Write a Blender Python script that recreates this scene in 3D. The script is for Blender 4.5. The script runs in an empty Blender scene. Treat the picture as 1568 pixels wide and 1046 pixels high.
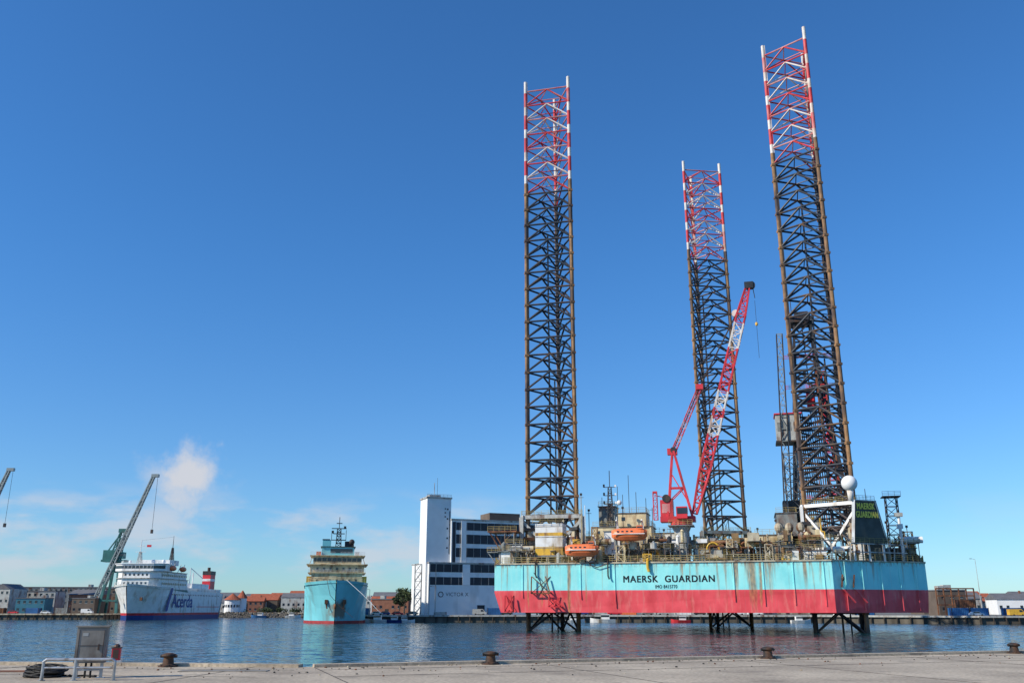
import bpy, math, random
from mathutils import Vector, Matrix
R = math.radians
rnd = random.Random(7)
scene = bpy.context.scene
COL = scene.collection

# ------------------------------------------------------------ materials
def mat(name, col, rough=0.6, metal=0.0, var=0.25, scale=1.5, bump=0.0, dirt=None, dirt_amt=0.5, stretch=(1,1,1), spec=0.4, spot=None):
    m = bpy.data.materials.new(name); m.use_nodes = True
    nt = m.node_tree; N = nt.nodes; L = nt.links
    b = N['Principled BSDF']
    b.inputs['Roughness'].default_value = rough
    b.inputs['Metallic'].default_value = metal
    b.inputs['Specular IOR Level'].default_value = spec
    tc = N.new('ShaderNodeTexCoord')
    mp = N.new('ShaderNodeMapping'); mp.inputs['Scale'].default_value = stretch
    L.new(tc.outputs['Object'], mp.inputs['Vector'])
    nz = N.new('ShaderNodeTexNoise'); nz.inputs['Scale'].default_value = scale; nz.inputs['Detail'].default_value = 6
    L.new(mp.outputs['Vector'], nz.inputs['Vector'])
    cr = N.new('ShaderNodeValToRGB')
    c = Vector(col)
    cr.color_ramp.elements[0].position = 0.3; cr.color_ramp.elements[1].position = 0.7
    cr.color_ramp.elements[0].color = (*(c*(1-var)), 1)
    cr.color_ramp.elements[1].color = (*[min(1, k*(1+var*0.6)) for k in c], 1)
    L.new(nz.outputs['Fac'], cr.inputs['Fac'])
    out = cr.outputs['Color']
    if dirt:
        n2 = N.new('ShaderNodeTexNoise'); n2.inputs['Scale'].default_value = scale*0.6; n2.inputs['Detail'].default_value = 8
        mp2 = N.new('ShaderNodeMapping'); mp2.inputs['Scale'].default_value = (stretch[0], stretch[1], stretch[2]*0.35); mp2.inputs['Location'].default_value = (7, 3, 9)
        L.new(tc.outputs['Object'], mp2.inputs['Vector']); L.new(mp2.outputs['Vector'], n2.inputs['Vector'])
        mr = N.new('ShaderNodeMapRange'); mr.inputs['From Min'].default_value = 0.62-0.25*dirt_amt; mr.inputs['From Max'].default_value = 0.78-0.2*dirt_amt
        L.new(n2.outputs['Fac'], mr.inputs['Value'])
        mx = N.new('ShaderNodeMix'); mx.data_type = 'RGBA'
        L.new(mr.outputs['Result'], mx.inputs['Factor']); L.new(out, mx.inputs[6]); mx.inputs[7].default_value = (*dirt, 1)
        out = mx.outputs[2]
    if spot:   # localised rust staining around a point on the object
        vd = N.new('ShaderNodeVectorMath'); vd.operation = 'DISTANCE'; L.new(tc.outputs['Object'], vd.inputs[0]); vd.inputs[1].default_value = spot[0]
        n3 = N.new('ShaderNodeTexNoise'); n3.inputs['Scale'].default_value = 0.5; n3.inputs['Detail'].default_value = 8; L.new(tc.outputs['Object'], n3.inputs['Vector'])
        ad = N.new('ShaderNodeMath'); ad.operation = 'MULTIPLY_ADD'; L.new(n3.outputs['Fac'], ad.inputs[0]); ad.inputs[1].default_value = 7; L.new(vd.outputs['Value'], ad.inputs[2])
        mr = N.new('ShaderNodeMapRange'); mr.inputs['From Min'].default_value = spot[1]+3.5; mr.inputs['From Max'].default_value = spot[1]+1.5; mr.inputs['To Max'].default_value = .8
        L.new(ad.outputs[0], mr.inputs['Value'])
        mx = N.new('ShaderNodeMix'); mx.data_type = 'RGBA'
        L.new(mr.outputs['Result'], mx.inputs['Factor']); L.new(out, mx.inputs[6]); mx.inputs[7].default_value = (0.2,0.1,0.04, 1); out = mx.outputs[2]
    L.new(out, b.inputs['Base Color'])
    if bump:
        bp = N.new('ShaderNodeBump'); bp.inputs['Strength'].default_value = bump; bp.inputs['Distance'].default_value = 0.05
        L.new(nz.outputs['Fac'], bp.inputs['Height']); L.new(bp.outputs['Normal'], b.inputs['Normal'])
    return m

RUST = (0.13, 0.05, 0.022)
M = {}
M['white'] = mat('white_paint', (0.8,0.79,0.76), 0.45, var=0.1, scale=0.7, dirt=(0.42,0.33,0.24), dirt_amt=0.3)
M['whiteclean'] = mat('white_wall', (0.8,0.8,0.79), 0.6, var=0.06, scale=0.3, dirt=(0.55,0.55,0.53), dirt_amt=0.2)
M['cream'] = mat('cream_paint', (0.7,0.57,0.34), 0.5, var=0.2, scale=0.9, dirt=(0.3,0.17,0.08), dirt_amt=0.5)
M['beige'] = mat('beige_paint', (0.52,0.45,0.32), 0.6, var=0.3, scale=0.9, dirt=RUST, dirt_amt=0.6)
M['grey'] = mat('grey_steel', (0.22,0.23,0.22), 0.55, var=0.3, scale=1, dirt=RUST, dirt_amt=0.6)
M['lgrey'] = mat('light_grey_steel', (0.44,0.44,0.41), 0.5, var=0.2, scale=1, dirt=RUST, dirt_amt=0.4)
M['dark'] = mat('dark_steel', (0.03,0.032,0.036), 0.5, var=0.4, scale=0.8, dirt=(0.08,0.045,0.03), dirt_amt=0.6)
M['brace'] = mat('leg_brace_blue_grey', (0.03,0.04,0.058), 0.5, var=0.35, scale=0.5, dirt=(0.12,0.065,0.03), dirt_amt=0.5)
M['chord'] = mat('leg_chord_rusty', (0.33,0.18,0.08), 0.7, var=0.45, scale=0.5, dirt=(0.06,0.045,0.045), dirt_amt=0.75)
M['rust'] = mat('rusty_steel', (0.24,0.1,0.045), 0.8, var=0.4, scale=1, dirt=(0.07,0.03,0.02), dirt_amt=0.7)
M['brown'] = mat('brown_pipe', (0.32,0.2,0.09), 0.7, var=0.3, scale=1, dirt=(0.1,0.05,0.03), dirt_amt=0.6)
M['red'] = mat('red_paint', (0.66,0.04,0.05), 0.45, var=0.25, scale=0.5, dirt=(0.3,0.04,0.03), dirt_amt=0.4)
M['legred'] = mat('leg_red', (0.6,0.045,0.05), 0.5, var=0.25, scale=0.5, dirt=(0.55,0.3,0.28), dirt_amt=0.25)
M['legwhite'] = mat('leg_white', (0.74,0.68,0.62), 0.5, var=0.15, scale=0.5, dirt=(0.45,0.24,0.16), dirt_amt=0.4)
M['legpink'] = mat('leg_faded_pink', (0.62,0.3,0.28), 0.5, var=0.3, scale=0.5, dirt=(0.6,0.06,0.07), dirt_amt=0.6)
M['orange'] = mat('lifeboat_orange', (0.85,0.2,0.07), 0.4, var=0.12, scale=1, dirt=(0.55,0.22,0.1), dirt_amt=0.3)
M['yellow'] = mat('yellow_paint', (0.75,0.44,0.05), 0.5, var=0.2, scale=1, dirt=(0.25,0.13,0.05), dirt_amt=0.4)
M['rail'] = mat('rail_yellow_brown', (0.42,0.32,0.12), 0.6, var=0.3, scale=1)
M['glass'] = mat('dark_glass', (0.02,0.028,0.04), 0.12, var=0.3, scale=0.4, spec=0.7)
M['bluegrey'] = mat('blue_grey_panel', (0.02,0.026,0.04), 0.35, var=0.3, scale=0.2)
M['shipblue'] = mat('ship_light_blue', (0.2,0.6,0.66), 0.45, var=0.1, scale=0.25, dirt=(0.16,0.28,0.28), dirt_amt=0.25, stretch=(1,1,0.3))
M['shiphull'] = mat('ship_hull_light_blue', (0.2,0.6,0.66), 0.45, var=0.1, scale=0.25, dirt=(0.16,0.28,0.28), dirt_amt=0.25, stretch=(1,1,0.3), spot=((1.2,2.5,4.2),4.2))
M['redwl'] = mat('antifouling_red', (0.35,0.04,0.04), 0.6, var=0.3, scale=0.5)
M['navy'] = mat('navy_paint', (0.02,0.05,0.2), 0.4, var=0.2, scale=0.5)
M['green'] = mat('crane_green', (0.035,0.15,0.14), 0.5, var=0.3, scale=0.4, dirt=(0.08,0.08,0.06), dirt_amt=0.3)
M['cranegrey'] = mat('crane_grey', (0.27,0.31,0.31), 0.5, var=0.2, scale=0.4)
M['brick'] = mat('brick_wall', (0.25,0.11,0.07), 0.85, var=0.25, scale=0.6)
M['brownwall'] = mat('brown_wall', (0.13,0.1,0.08), 0.85, var=0.25, scale=0.3)
M['roofred'] = mat('red_tile_roof', (0.36,0.1,0.05), 0.85, var=0.25, scale=0.7)
M['roofgrey'] = mat('grey_roof', (0.14,0.14,0.15), 0.85, var=0.2, scale=0.5)
M['blue'] = mat('blue_paint', (0.03,0.13,0.32), 0.5, var=0.25, scale=0.4)
M['teal'] = mat('teal_cladding', (0.05,0.2,0.26), 0.55, var=0.2, scale=0.3)
M['wharf'] = mat('wharf_wall', (0.12,0.105,0.085), 0.9, var=0.5, scale=0.4, stretch=(1,1,0.3))
M['pile'] = mat('wharf_pile', (0.05,0.042,0.035), 0.9, var=0.4, scale=1)
M['rubber'] = mat('black_rubber', (0.012,0.012,0.012), 0.7, var=0.3, scale=5)
M['galv'] = mat('galvanised_steel', (0.42,0.43,0.44), 0.38, metal=0.6, var=0.25, scale=6, dirt=(0.2,0.16,0.12), dirt_amt=0.3)
M['cab'] = mat('cabinet_grey', (0.26,0.24,0.21), 0.7, metal=0.0, var=0.25, scale=3, dirt=(0.12,0.09,0.07), dirt_amt=0.4, spec=.2)
M['bark'] = mat('bark', (0.08,0.06,0.045), 0.9, var=0.3, scale=3)
M['leafd'] = mat('foliage_dark', (0.03,0.05,0.02), 0.8, var=0.4, scale=0.6)
M['leafl'] = mat('foliage_light', (0.075,0.1,0.035), 0.8, var=0.4, scale=0.6)
M['bollard'] = mat('bollard_iron', (0.09,0.045,0.025), 0.75, var=0.5, scale=7, bump=0.5, dirt=(0.02,0.018,0.018), dirt_amt=0.7)
M['text'] = mat('lettering_black', (0.012,0.014,0.018), 0.5, var=0.2)
M['texty'] = mat('lettering_yellow', (0.9,0.72,0.1), 0.5, var=0.1)
M['textb'] = mat('lettering_blue', (0.02,0.05,0.25), 0.5, var=0.2)
M['signdark'] = mat('sign_panel_dark', (0.075,0.08,0.07), 0.6, var=0.35, scale=0.5, dirt=(0.16,0.12,0.08), dirt_amt=0.4)
M['stone'] = mat('riprap_stone', (0.14,0.125,0.105), 0.9, var=0.5, scale=0.6)

def hull_mat():
    m = bpy.data.materials.new('rig_hull_paint'); m.use_nodes = True
    nt = m.node_tree; N = nt.nodes; L = nt.links; b = N['Principled BSDF']; b.inputs['Roughness'].default_value = 0.5
    tc = N.new('ShaderNodeTexCoord'); sp = N.new('ShaderNodeSeparateXYZ'); L.new(tc.outputs['Object'], sp.inputs[0])
    def noise(sc, stretch, det=6, loc=(0,0,0)):
        mp = N.new('ShaderNodeMapping'); mp.inputs['Scale'].default_value = stretch; mp.inputs['Location'].default_value = loc
        L.new(tc.outputs['Object'], mp.inputs['Vector'])
        n = N.new('ShaderNodeTexNoise'); n.inputs['Scale'].default_value = sc; n.inputs['Detail'].default_value = det
        L.new(mp.outputs['Vector'], n.inputs['Vector']); return n.outputs['Fac']
    def mrange(v, a, bb, c=0, d=1):
        r = N.new('ShaderNodeMapRange'); r.inputs['From Min'].default_value = a; r.inputs['From Max'].default_value = bb
        r.inputs['To Min'].default_value = c; r.inputs['To Max'].default_value = d
        L.new(v, r.inputs['Value']); return r.outputs['Result']
    def mth(op, a, bb):
        r = N.new('ShaderNodeMath'); r.operation = op
        for i, k in enumerate((a, bb)):
            if isinstance(k, (int, float)): r.inputs[i].default_value = k
            else: L.new(k, r.inputs[i])
        return r.outputs[0]
    def mix(f, a, bb):
        x = N.new('ShaderNodeMix'); x.data_type = 'RGBA'
        if isinstance(f, float): x.inputs['Factor'].default_value = f
        else: L.new(f, x.inputs['Factor'])
        for i, k in ((6, a), (7, bb)):
            if isinstance(k, tuple): x.inputs[i].default_value = (*k, 1)
            else: L.new(k, x.inputs[i])
        return x.outputs[2]
    z = sp.outputs['Z']; u = sp.outputs['X']
    patch = noise(0.22, (1,1,1))
    blue = mix(mrange(patch, .4, .62), (0.34,0.85,0.82), (0.25,0.75,0.75))
    blue = mix(mrange(noise(0.9, (1,1,0.12)), .5, .75, 0, .5), blue, (0.5,0.82,0.76))
    red = mix(mrange(noise(0.35, (1,1,.6), loc=(3,3,3)), .4, .65), (0.88,0.095,0.11), (0.68,0.055,0.065))
    red = mix(mrange(noise(1.2, (1,1,0.2), loc=(9,1,3)), .54, .75, 0, .6), red, (0.82,0.27,0.22))
    sx = mrange(mth('ABSOLUTE', mth('SUBTRACT', mth('FRACT', mth('DIVIDE', u, 3.0), 0), 0.5), 0), .485, .5, 0, .28)
    split = mrange(mth('ADD', z, mth('MULTIPLY', noise(2, (1,1,1)), 0.06)), 8.6, 8.68)
    base = mix(split, red, blue)
    base = mix(sx, base, (0.2,0.25,0.23))
    s1 = noise(1.0, (1.1,1.1,0.05), 8); s2 = noise(0.16, (1,1,.3), 4, (5,5,5))
    g = mth('SUBTRACT', u, 57.0); g = mth('DIVIDE', g, 6.0); g = mth('MULTIPLY', g, g); g = mth('MULTIPLY', g, -1); gg = mth('POWER', 2.718, g)
    g2 = mth('SUBTRACT', u, 10.0); g2 = mth('DIVIDE', g2, 6.0); g2 = mth('MULTIPLY', g2, g2); g2 = mth('MULTIPLY', g2, -1); gg2 = mth('POWER', 2.718, g2)
    amt = mth('ADD', mth('ADD', s1, mth('MULTIPLY', s2, 0.35)), mth('ADD', mth('MULTIPLY', gg, 0.14), mth('MULTIPLY', gg2, 0.05)))
    amt = mth('ADD', amt, mrange(z, 4, 14.3, -0.08, 0.04))
    f = mrange(amt, 0.77, 0.9)
    rustc = mix(mrange(noise(3, (1,1,.3)), .35, .65), (0.5,0.27,0.09), (0.18,0.08,0.04))
    base = mix(mth('MULTIPLY', f, 0.8), base, rustc)
    top = mth('MULTIPLY', mrange(z, 13.2, 14.25), mrange(noise(1.6, (1,1,.4), loc=(1,7,2)), .48, .62, 0, .9))
    base = mix(top, base, (0.25,0.13,0.06))
    L.new(base, b.inputs['Base Color'])
    bp = N.new('ShaderNodeBump'); bp.inputs['Strength'].default_value = 0.3; bp.inputs['Distance'].default_value = 0.2
    L.new(noise(0.5, (1,1,.7), 3), bp.inputs['Height']); L.new(bp.outputs['Normal'], b.inputs['Normal'])
    return m
M['hull'] = hull_mat()

# ------------------------------------------------------------ mesh builder
class MB:
    def __init__(s): s.v=[]; s.f=[]; s.m=[]; s.mats=[]
    def mi(s, k):
        if k not in s.mats: s.mats.append(k)
        return s.mats.index(k)
    def add(s, vs, fs, k):
        o = len(s.v); s.v += [tuple(p) for p in vs]; i = s.mi(k)
        for f in fs: s.f.append([a+o for a in f]); s.m.append(i)
    BF = [(0,3,2,1),(4,5,6,7),(0,1,5,4),(1,2,6,5),(2,3,7,6),(3,0,4,7)]
    def box(s, x0,x1,y0,y1,z0,z1,k):
        s.add([(x0,y0,z0),(x1,y0,z0),(x1,y1,z0),(x0,y1,z0),(x0,y0,z1),(x1,y0,z1),(x1,y1,z1),(x0,y1,z1)], s.BF, k)
    def obox(s, c, size, rz, k):
        ca, sa = math.cos(rz), math.sin(rz); a,b,h = size[0]/2,size[1]/2,size[2]
        vs=[]
        for z in (c[2], c[2]+h):
            for x,y in ((-a,-b),(a,-b),(a,b),(-a,b)): vs.append((c[0]+x*ca-y*sa, c[1]+x*sa+y*ca, z))
        s.add(vs, s.BF, k)
    def beam(s, p, q, w, k, h=None):
        p=Vector(p); q=Vector(q); d=q-p
        if d.length<1e-6: return
        d.normalize(); up=Vector((0,0,1)) if abs(d.z)<0.95 else Vector((0,1,0))
        a=d.cross(up).normalized(); b=a.cross(d).normalized(); h=h or w
        vs=[]
        for o in (p,q):
            for i,j in ((-1,-1),(1,-1),(1,1),(-1,1)): vs.append(o+a*(i*w/2)+b*(j*h/2))
        s.add(vs,[(0,1,2,3),(7,6,5,4),(0,4,5,1),(1,5,6,2),(2,6,7,3),(3,7,4,0)],k)
    def cyl(s, p, q, r, k, r2=None, n=10, caps=True):
        p=Vector(p); q=Vector(q); d=(q-p).normalized(); r2=r if r2 is None else r2
        up=Vector((0,0,1)) if abs(d.z)<0.95 else Vector((0,1,0))
        a=d.cross(up).normalized(); b=a.cross(d).normalized(); vs=[]
        for o,rr in ((p,r),(q,r2)):
            for i in range(n):
                t=2*math.pi*i/n; vs.append(o+a*math.cos(t)*rr+b*math.sin(t)*rr)
        fs=[(i,i+n,(i+1)%n+n,(i+1)%n) for i in range(n)]
        if caps: fs+= [tuple(range(n)), tuple(range(2*n-1,n-1,-1))]
        s.add(vs,fs,k)
    def path(s, pts, r, k, n=6):
        for a,b in zip(pts[:-1],pts[1:]): s.cyl(a,b,r,k,n=n)
    def ell(s, c, rx,ry,rz, k, n=14, m=8, rot=0):
        vs=[]; fs=[]; ca,sa=math.cos(rot),math.sin(rot)
        for j in range(m+1):
            ph=-math.pi/2+math.pi*j/m
            for i in range(n):
                t=2*math.pi*i/n; x=rx*math.cos(ph)*math.cos(t); y=ry*math.cos(ph)*math.sin(t)
                vs.append((c[0]+x*ca-y*sa,c[1]+x*sa+y*ca,c[2]+rz*math.sin(ph)))
        for j in range(m):
            for i in range(n): fs.append((j*n+i,j*n+(i+1)%n,(j+1)*n+(i+1)%n,(j+1)*n+i))
        s.add(vs,fs,k)
    def prism(s, poly, z0, z1, k, ktop=None):
        n=len(poly); vs=[(x,y,z0) for x,y in poly]+[(x,y,z1) for x,y in poly]
        s.add(vs,[(i,(i+1)%n,(i+1)%n+n,i+n) for i in range(n)]+[tuple(range(n-1,-1,-1))],k)
        s.add(vs[n:],[tuple(range(n))],ktop or k)
    def rail(s, pts, h, k, sp=1.8, w=0.07, rows=3):
        for a,b in zip(pts[:-1],pts[1:]):
            a=Vector(a); b=Vector(b); L=(b-a).length; n=max(1,int(L/sp))
            for i in range(n+1):
                p=a.lerp(b,i/n); s.beam(p,p+Vector((0,0,h)),w,k)
            for j in range(rows):
                z=Vector((0,0,h*(j+1)/rows)); s.beam(a+z,b+z,w,k)
    def truss(s, p, q, w0, w1, bays, k, kb=None, cw=0.25, bw=0.13, side=Vector((0,1,0)), mats=None):
        p=Vector(p); q=Vector(q); d=(q-p); u=d.normalized(); a=(side-u*side.dot(u)).normalized(); b=u.cross(a).normalized()
        kb=kb or k
        def cor(t):
            w=(w0+(w1-w0)*t)/2; o=p+d*t
            return [o+a*i*w+b*j*w for i,j in ((-1,-1),(1,-1),(1,1),(-1,1))]
        for n in range(bays):
            A=cor(n/bays); B=cor((n+1)/bays); kk=mats[n%len(mats)] if mats else k; k2=mats[n%len(mats)] if mats else kb
            for i in range(4):
                s.beam(A[i],B[i],cw,kk); s.beam(A[i],A[(i+1)%4],bw,k2)
                if n%2: s.beam(A[i],B[(i+1)%4],bw,k2)
                else: s.beam(A[(i+1)%4],B[i],bw,k2)
        A=cor(1)
        for i in range(4): s.beam(A[i],A[(i+1)%4],bw,kb)
    def obj(s, name, parent=None, loc=(0,0,0), rz=0, smooth=False, scale=1.0):
        me=bpy.data.meshes.new(name); me.from_pydata(s.v,[],s.f)
        for k in s.mats: me.materials.append(M[k])
        for p,i in zip(me.polygons,s.m): p.material_index=i; p.use_smooth=smooth
        me.update()
        o=bpy.data.objects.new(name,me); COL.objects.link(o); o.location=loc; o.rotation_euler=(0,0,rz); o.scale=(scale,)*3
        if parent: o.parent=parent
        return o
def empty(name, loc=(0,0,0), rz=0, scale=1.0):
    e=bpy.data.objects.new(name,None); COL.objects.link(e); e.location=loc; e.rotation_euler=(0,0,rz); e.scale=(scale,)*3; return e

def text(body, width, height, k, name, parent, loc, rot, spacing=1.0, line=1.0, bold=0.0):
    cu=bpy.data.curves.new(name,'FONT'); cu.body=body; cu.extrude=0.0; cu.space_character=spacing; cu.space_line=line; cu.align_x='LEFT'
    t=bpy.data.objects.new(name,cu); COL.objects.link(t)
    bpy.context.view_layer.update()
    me=bpy.data.meshes.new_from_object(t.evaluated_get(bpy.context.evaluated_depsgraph_get()))
    bpy.data.objects.remove(t)
    xs=[v.co.x for v in me.vertices]; ys=[v.co.y for v in me.vertices]
    sx=width/(max(xs)-min(xs)); sy=height/(max(ys)-min(ys)); x0=min(xs); y0=min(ys)
    V=[((v.co.x-x0)*sx,(v.co.y-y0)*sy,0) for v in me.vertices]; F=[list(p.vertices) for p in me.polygons]
    bpy.data.meshes.remove(me)
    n=len(V); V2=list(V); F2=list(F)
    if bold:   # thicker stroke: extra offset copies, each 3 mm proud of the one below
        for i,(dx,dy) in enumerate(((bold,0),(0,bold*.7),(bold,bold*.7))):
            F2+=[[a+n*(i+1) for a in f] for f in F]; V2+=[(x+dx,y+dy,.003*(i+1)) for x,y,z in V]
    me=bpy.data.meshes.new(name); me.from_pydata(V2,[],F2); me.materials.append(M[k])
    o=bpy.data.objects.new(name,me); COL.objects.link(o); o.location=loc; o.rotation_euler=rot; o.parent=parent
    return o

# ------------------------------------------------------------ sun, sky
to_sun_h = Vector((-0.914,-0.407)); EL=R(34)
ts = Vector((to_sun_h.x*math.cos(EL), to_sun_h.y*math.cos(EL), math.sin(EL)))
sl=bpy.data.lights.new('sun','SUN'); sl.energy=5.0; sl.angle=R(0.5); sl.color=(1,0.92,0.77)
so=bpy.data.objects.new('sun',sl); COL.objects.link(so); so.rotation_euler=ts.to_track_quat('Z','Y').to_euler()
w=bpy.data.worlds.new('World'); scene.world=w; w.use_nodes=True
nt=w.node_tree; N=nt.nodes; L=nt.links; bg=N['Background']; bg.inputs['Strength'].default_value=0.1
sky=N.new('ShaderNodeTexSky'); sky.sky_type='NISHITA'; sky.sun_disc=False; sky.sun_elevation=EL
sky.sun_rotation=math.atan2(to_sun_h.x,to_sun_h.y)%(2*math.pi); sky.air_density=1.0; sky.dust_density=0.15; sky.ozone_density=2.5
tc=N.new('ShaderNodeTexCoord'); sp=N.new('ShaderNodeSeparateXYZ'); L.new(tc.outputs['Generated'],sp.inputs[0])
def wmr(v,a,b,c=0,d=1,smooth=True):
    r=N.new('ShaderNodeMapRange'); r.interpolation_type='SMOOTHSTEP' if smooth else 'LINEAR'
    for nme,val in (('From Min',a),('From Max',b),('To Min',c),('To Max',d)): r.inputs[nme].default_value=val
    L.new(v,r.inputs['Value']); return r.outputs['Result']
def wm(op,a,b):
    r=N.new('ShaderNodeMath'); r.operation=op
    for i,k in enumerate((a,b)):
        if isinstance(k,(int,float)): r.inputs[i].default_value=k
        else: L.new(k,r.inputs[i])
    return r.outputs[0]
mp=N.new('ShaderNodeMapping'); mp.inputs['Scale'].default_value=(1,1,3.0); L.new(tc.outputs['Generated'],mp.inputs['Vector'])
nz=N.new('ShaderNodeTexNoise'); nz.inputs['Scale'].default_value=9; nz.inputs['Detail'].default_value=9; nz.inputs['Roughness'].default_value=0.55; L.new(mp.outputs['Vector'],nz.inputs['Vector'])
c1=wm('MULTIPLY',wmr(nz.outputs['Fac'],0.42,0.64),wmr(sp.outputs['Z'],0.13,0.085))
c1=wm('MULTIPLY',c1,wmr(sp.outputs['Z'],-0.02,0.05))
c1=wm('MULTIPLY',c1,wmr(sp.outputs['X'],0.15,-0.12,0.1,0.7))
n3=N.new('ShaderNodeTexNoise'); n3.inputs['Scale'].default_value=24; n3.inputs['Detail'].default_value=8; n3.inputs['Roughness'].default_value=0.6; L.new(tc.outputs['Generated'],n3.inputs['Vector'])
def blob(dx,dy,dz,r0,r1,amt=1.0):
    vd=N.new('ShaderNodeVectorMath'); vd.operation='DISTANCE'; L.new(tc.outputs['Generated'],vd.inputs[0]); vd.inputs[1].default_value=(dx,dy,dz)
    dd=wm('ADD',vd.outputs['Value'],wm('MULTIPLY',wm('SUBTRACT',n3.outputs['Fac'],0.5),0.09))
    return wm('MULTIPLY',wmr(dd,r1,r0),amt)
st=wm('MAXIMUM',blob(-.333,.934,.135,0.004,0.04,1.0),blob(-.346,.931,.112,-0.002,0.036,0.85))
st=wm('MAXIMUM',st,blob(-.352,.930,.09,-0.008,0.034,0.65))
st=wm('MAXIMUM',st,blob(-.362,.926,.125,-0.01,0.03,0.6)); st=wm('MAXIMUM',st,blob(-.312,.942,.113,-0.01,0.034,0.5))
cl=wm('MAXIMUM',c1,st)
tz=N.new('ShaderNodeMix'); tz.data_type='RGBA'; L.new(wmr(sp.outputs['Z'],0.0,0.42),tz.inputs['Factor']); tz.inputs[6].default_value=(0.66,1.03,1.42,1); tz.inputs[7].default_value=(0.5,1.1,1.66,1)
tint=N.new('ShaderNodeMix'); tint.data_type='RGBA'; tint.blend_type='MULTIPLY'; tint.inputs['Factor'].default_value=1; L.new(sky.outputs['Color'],tint.inputs[6]); L.new(tz.outputs[2],tint.inputs[7])
mx=N.new('ShaderNodeMix'); mx.data_type='RGBA'; L.new(cl,mx.inputs['Factor']); L.new(tint.outputs[2],mx.inputs[6]); mx.inputs[7].default_value=(6.2,6.5,7.2,1)
L.new(mx.outputs[2],bg.inputs['Color'])

# ------------------------------------------------------------ camera
cam=bpy.data.cameras.new('camera'); cam.lens=31.68; cam.sensor_width=36; cam.clip_start=0.5; cam.clip_end=20000
co=bpy.data.objects.new('camera',cam); COL.objects.link(co); co.location=(0,0,4.9); co.rotation_euler=(R(90+16.47),0,0); scene.camera=co
scene.view_settings.view_transform='Standard'; scene.view_settings.look='None'; scene.view_settings.exposure=0

# ------------------------------------------------------------ water : wave slopes drive the shading normal directly
def water_mat():
    m=bpy.data.materials.new('harbour_water'); m.use_nodes=True; nt=m.node_tree; N=nt.nodes; L=nt.links; b=N['Principled BSDF']
    b.inputs['Base Color'].default_value=(0.010,0.046,0.058,1); b.inputs['Roughness'].default_value=0.1; b.inputs['IOR'].default_value=1.33
    tc=N.new('ShaderNodeTexCoord'); acc=None
    for sc,st,amp,loc in ((0.25,(1,1.7,1),0.55,(0,0,0)),(0.9,(1,1.5,1),0.75,(31,7,0)),(3.2,(1,1.3,1),0.45,(5,51,0))):
        mp=N.new('ShaderNodeMapping'); mp.inputs['Scale'].default_value=st; mp.inputs['Rotation'].default_value=(0,0,0.25); mp.inputs['Location'].default_value=loc; L.new(tc.outputs['Object'],mp.inputs['Vector'])
        n=N.new('ShaderNodeTexNoise'); n.inputs['Scale'].default_value=sc; n.inputs['Detail'].default_value=3; L.new(mp.outputs['Vector'],n.inputs['Vector'])
        s=N.new('ShaderNodeVectorMath'); s.operation='SUBTRACT'; L.new(n.outputs['Color'],s.inputs[0]); s.inputs[1].default_value=(.5,.5,.5)
        k=N.new('ShaderNodeVectorMath'); k.operation='MULTIPLY'; L.new(s.outputs[0],k.inputs[0]); k.inputs[1].default_value=(amp,amp,0)
        if acc is None: acc=k.outputs[0]
        else:
            a=N.new('ShaderNodeVectorMath'); a.operation='ADD'; L.new(acc,a.inputs[0]); L.new(k.outputs[0],a.inputs[1]); acc=a.outputs[0]
    a=N.new('ShaderNodeVectorMath'); a.operation='ADD'; L.new(acc,a.inputs[0]); a.inputs[1].default_value=(0,0,1)
    nn=N.new('ShaderNodeVectorMath'); nn.operation='NORMALIZE'; L.new(a.outputs[0],nn.inputs[0]); L.new(nn.outputs[0],b.inputs['Normal'])
    return m
M['water']=water_mat()
b=MB(); b.add([(-9000,-3000,0),(9000,-3000,0),(9000,9000,0),(-9000,9000,0)],[(0,1,2,3)],'water'); b.obj('harbour_water')

# ------------------------------------------------------------ far land
M['ground']=mat('harbour_ground',(0.17,0.16,0.14),0.9,var=0.3,scale=0.03)
shore=[(-3000,430),(-186,430),(-184,524),(-80,520),(-52,338),(30,342),(105,332),(150,302),(900,280)]
b=MB(); n=len(shore)
poly=shore+[(6000,280),(6000,8500),(-6000,8500),(-6000,430)]
b.add([(x,y,2.4) for x,y in poly],[tuple(range(len(poly)))],'ground')
b.add([(x,y,2.4) for x,y in shore]+[(x,y,-1) for x,y in shore],[(i,i+n,i+1+n,i+1) for i in range(n-1)],'wharf')
b.obj('ground')
b=MB()
for (x0,y0),(x1,y1) in zip(shore[:-1],shore[1:]):
    x0=max(x0,-330); x1=min(x1,330) 
    if x1<=x0: continue
    if x0==150: y1=302-22*(330-150)/750
    a=Vector((x0,y0,0)); c=Vector((x1,y1,0)); Ls=(c-a).length; d=(c-a)/Ls; nn=Vector((d.y,-d.x,0))
    b.beam(a+nn*0.3+Vector((0,0,2.3)),c+nn*0.3+Vector((0,0,2.3)),0.9,'lgrey' if y0<400 else 'beige',0.6)
    k=int(Ls/4)
    for i in range(k+1):
        p=a.lerp(c,i/max(1,k))+nn*0.6; b.cyl(p+Vector((0,0,-1)),p+Vector((0,0,1.9+rnd.random()*.3)),0.25,'pile',n=6)
b.obj('wharf')
b=MB()
for i in range(900):
    t=rnd.random(); x=-182+t*100; y=521.5-t*2-rnd.random()*5; z=2.6-(521-y)*0.55
    b.ell((x,y,max(0,z)),rnd.uniform(.4,1.2),rnd.uniform(.4,1),rnd.uniform(.3,.8),'stone',n=5,m=3,rot=rnd.random()*3)
b.obj('rock_embankment')

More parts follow.
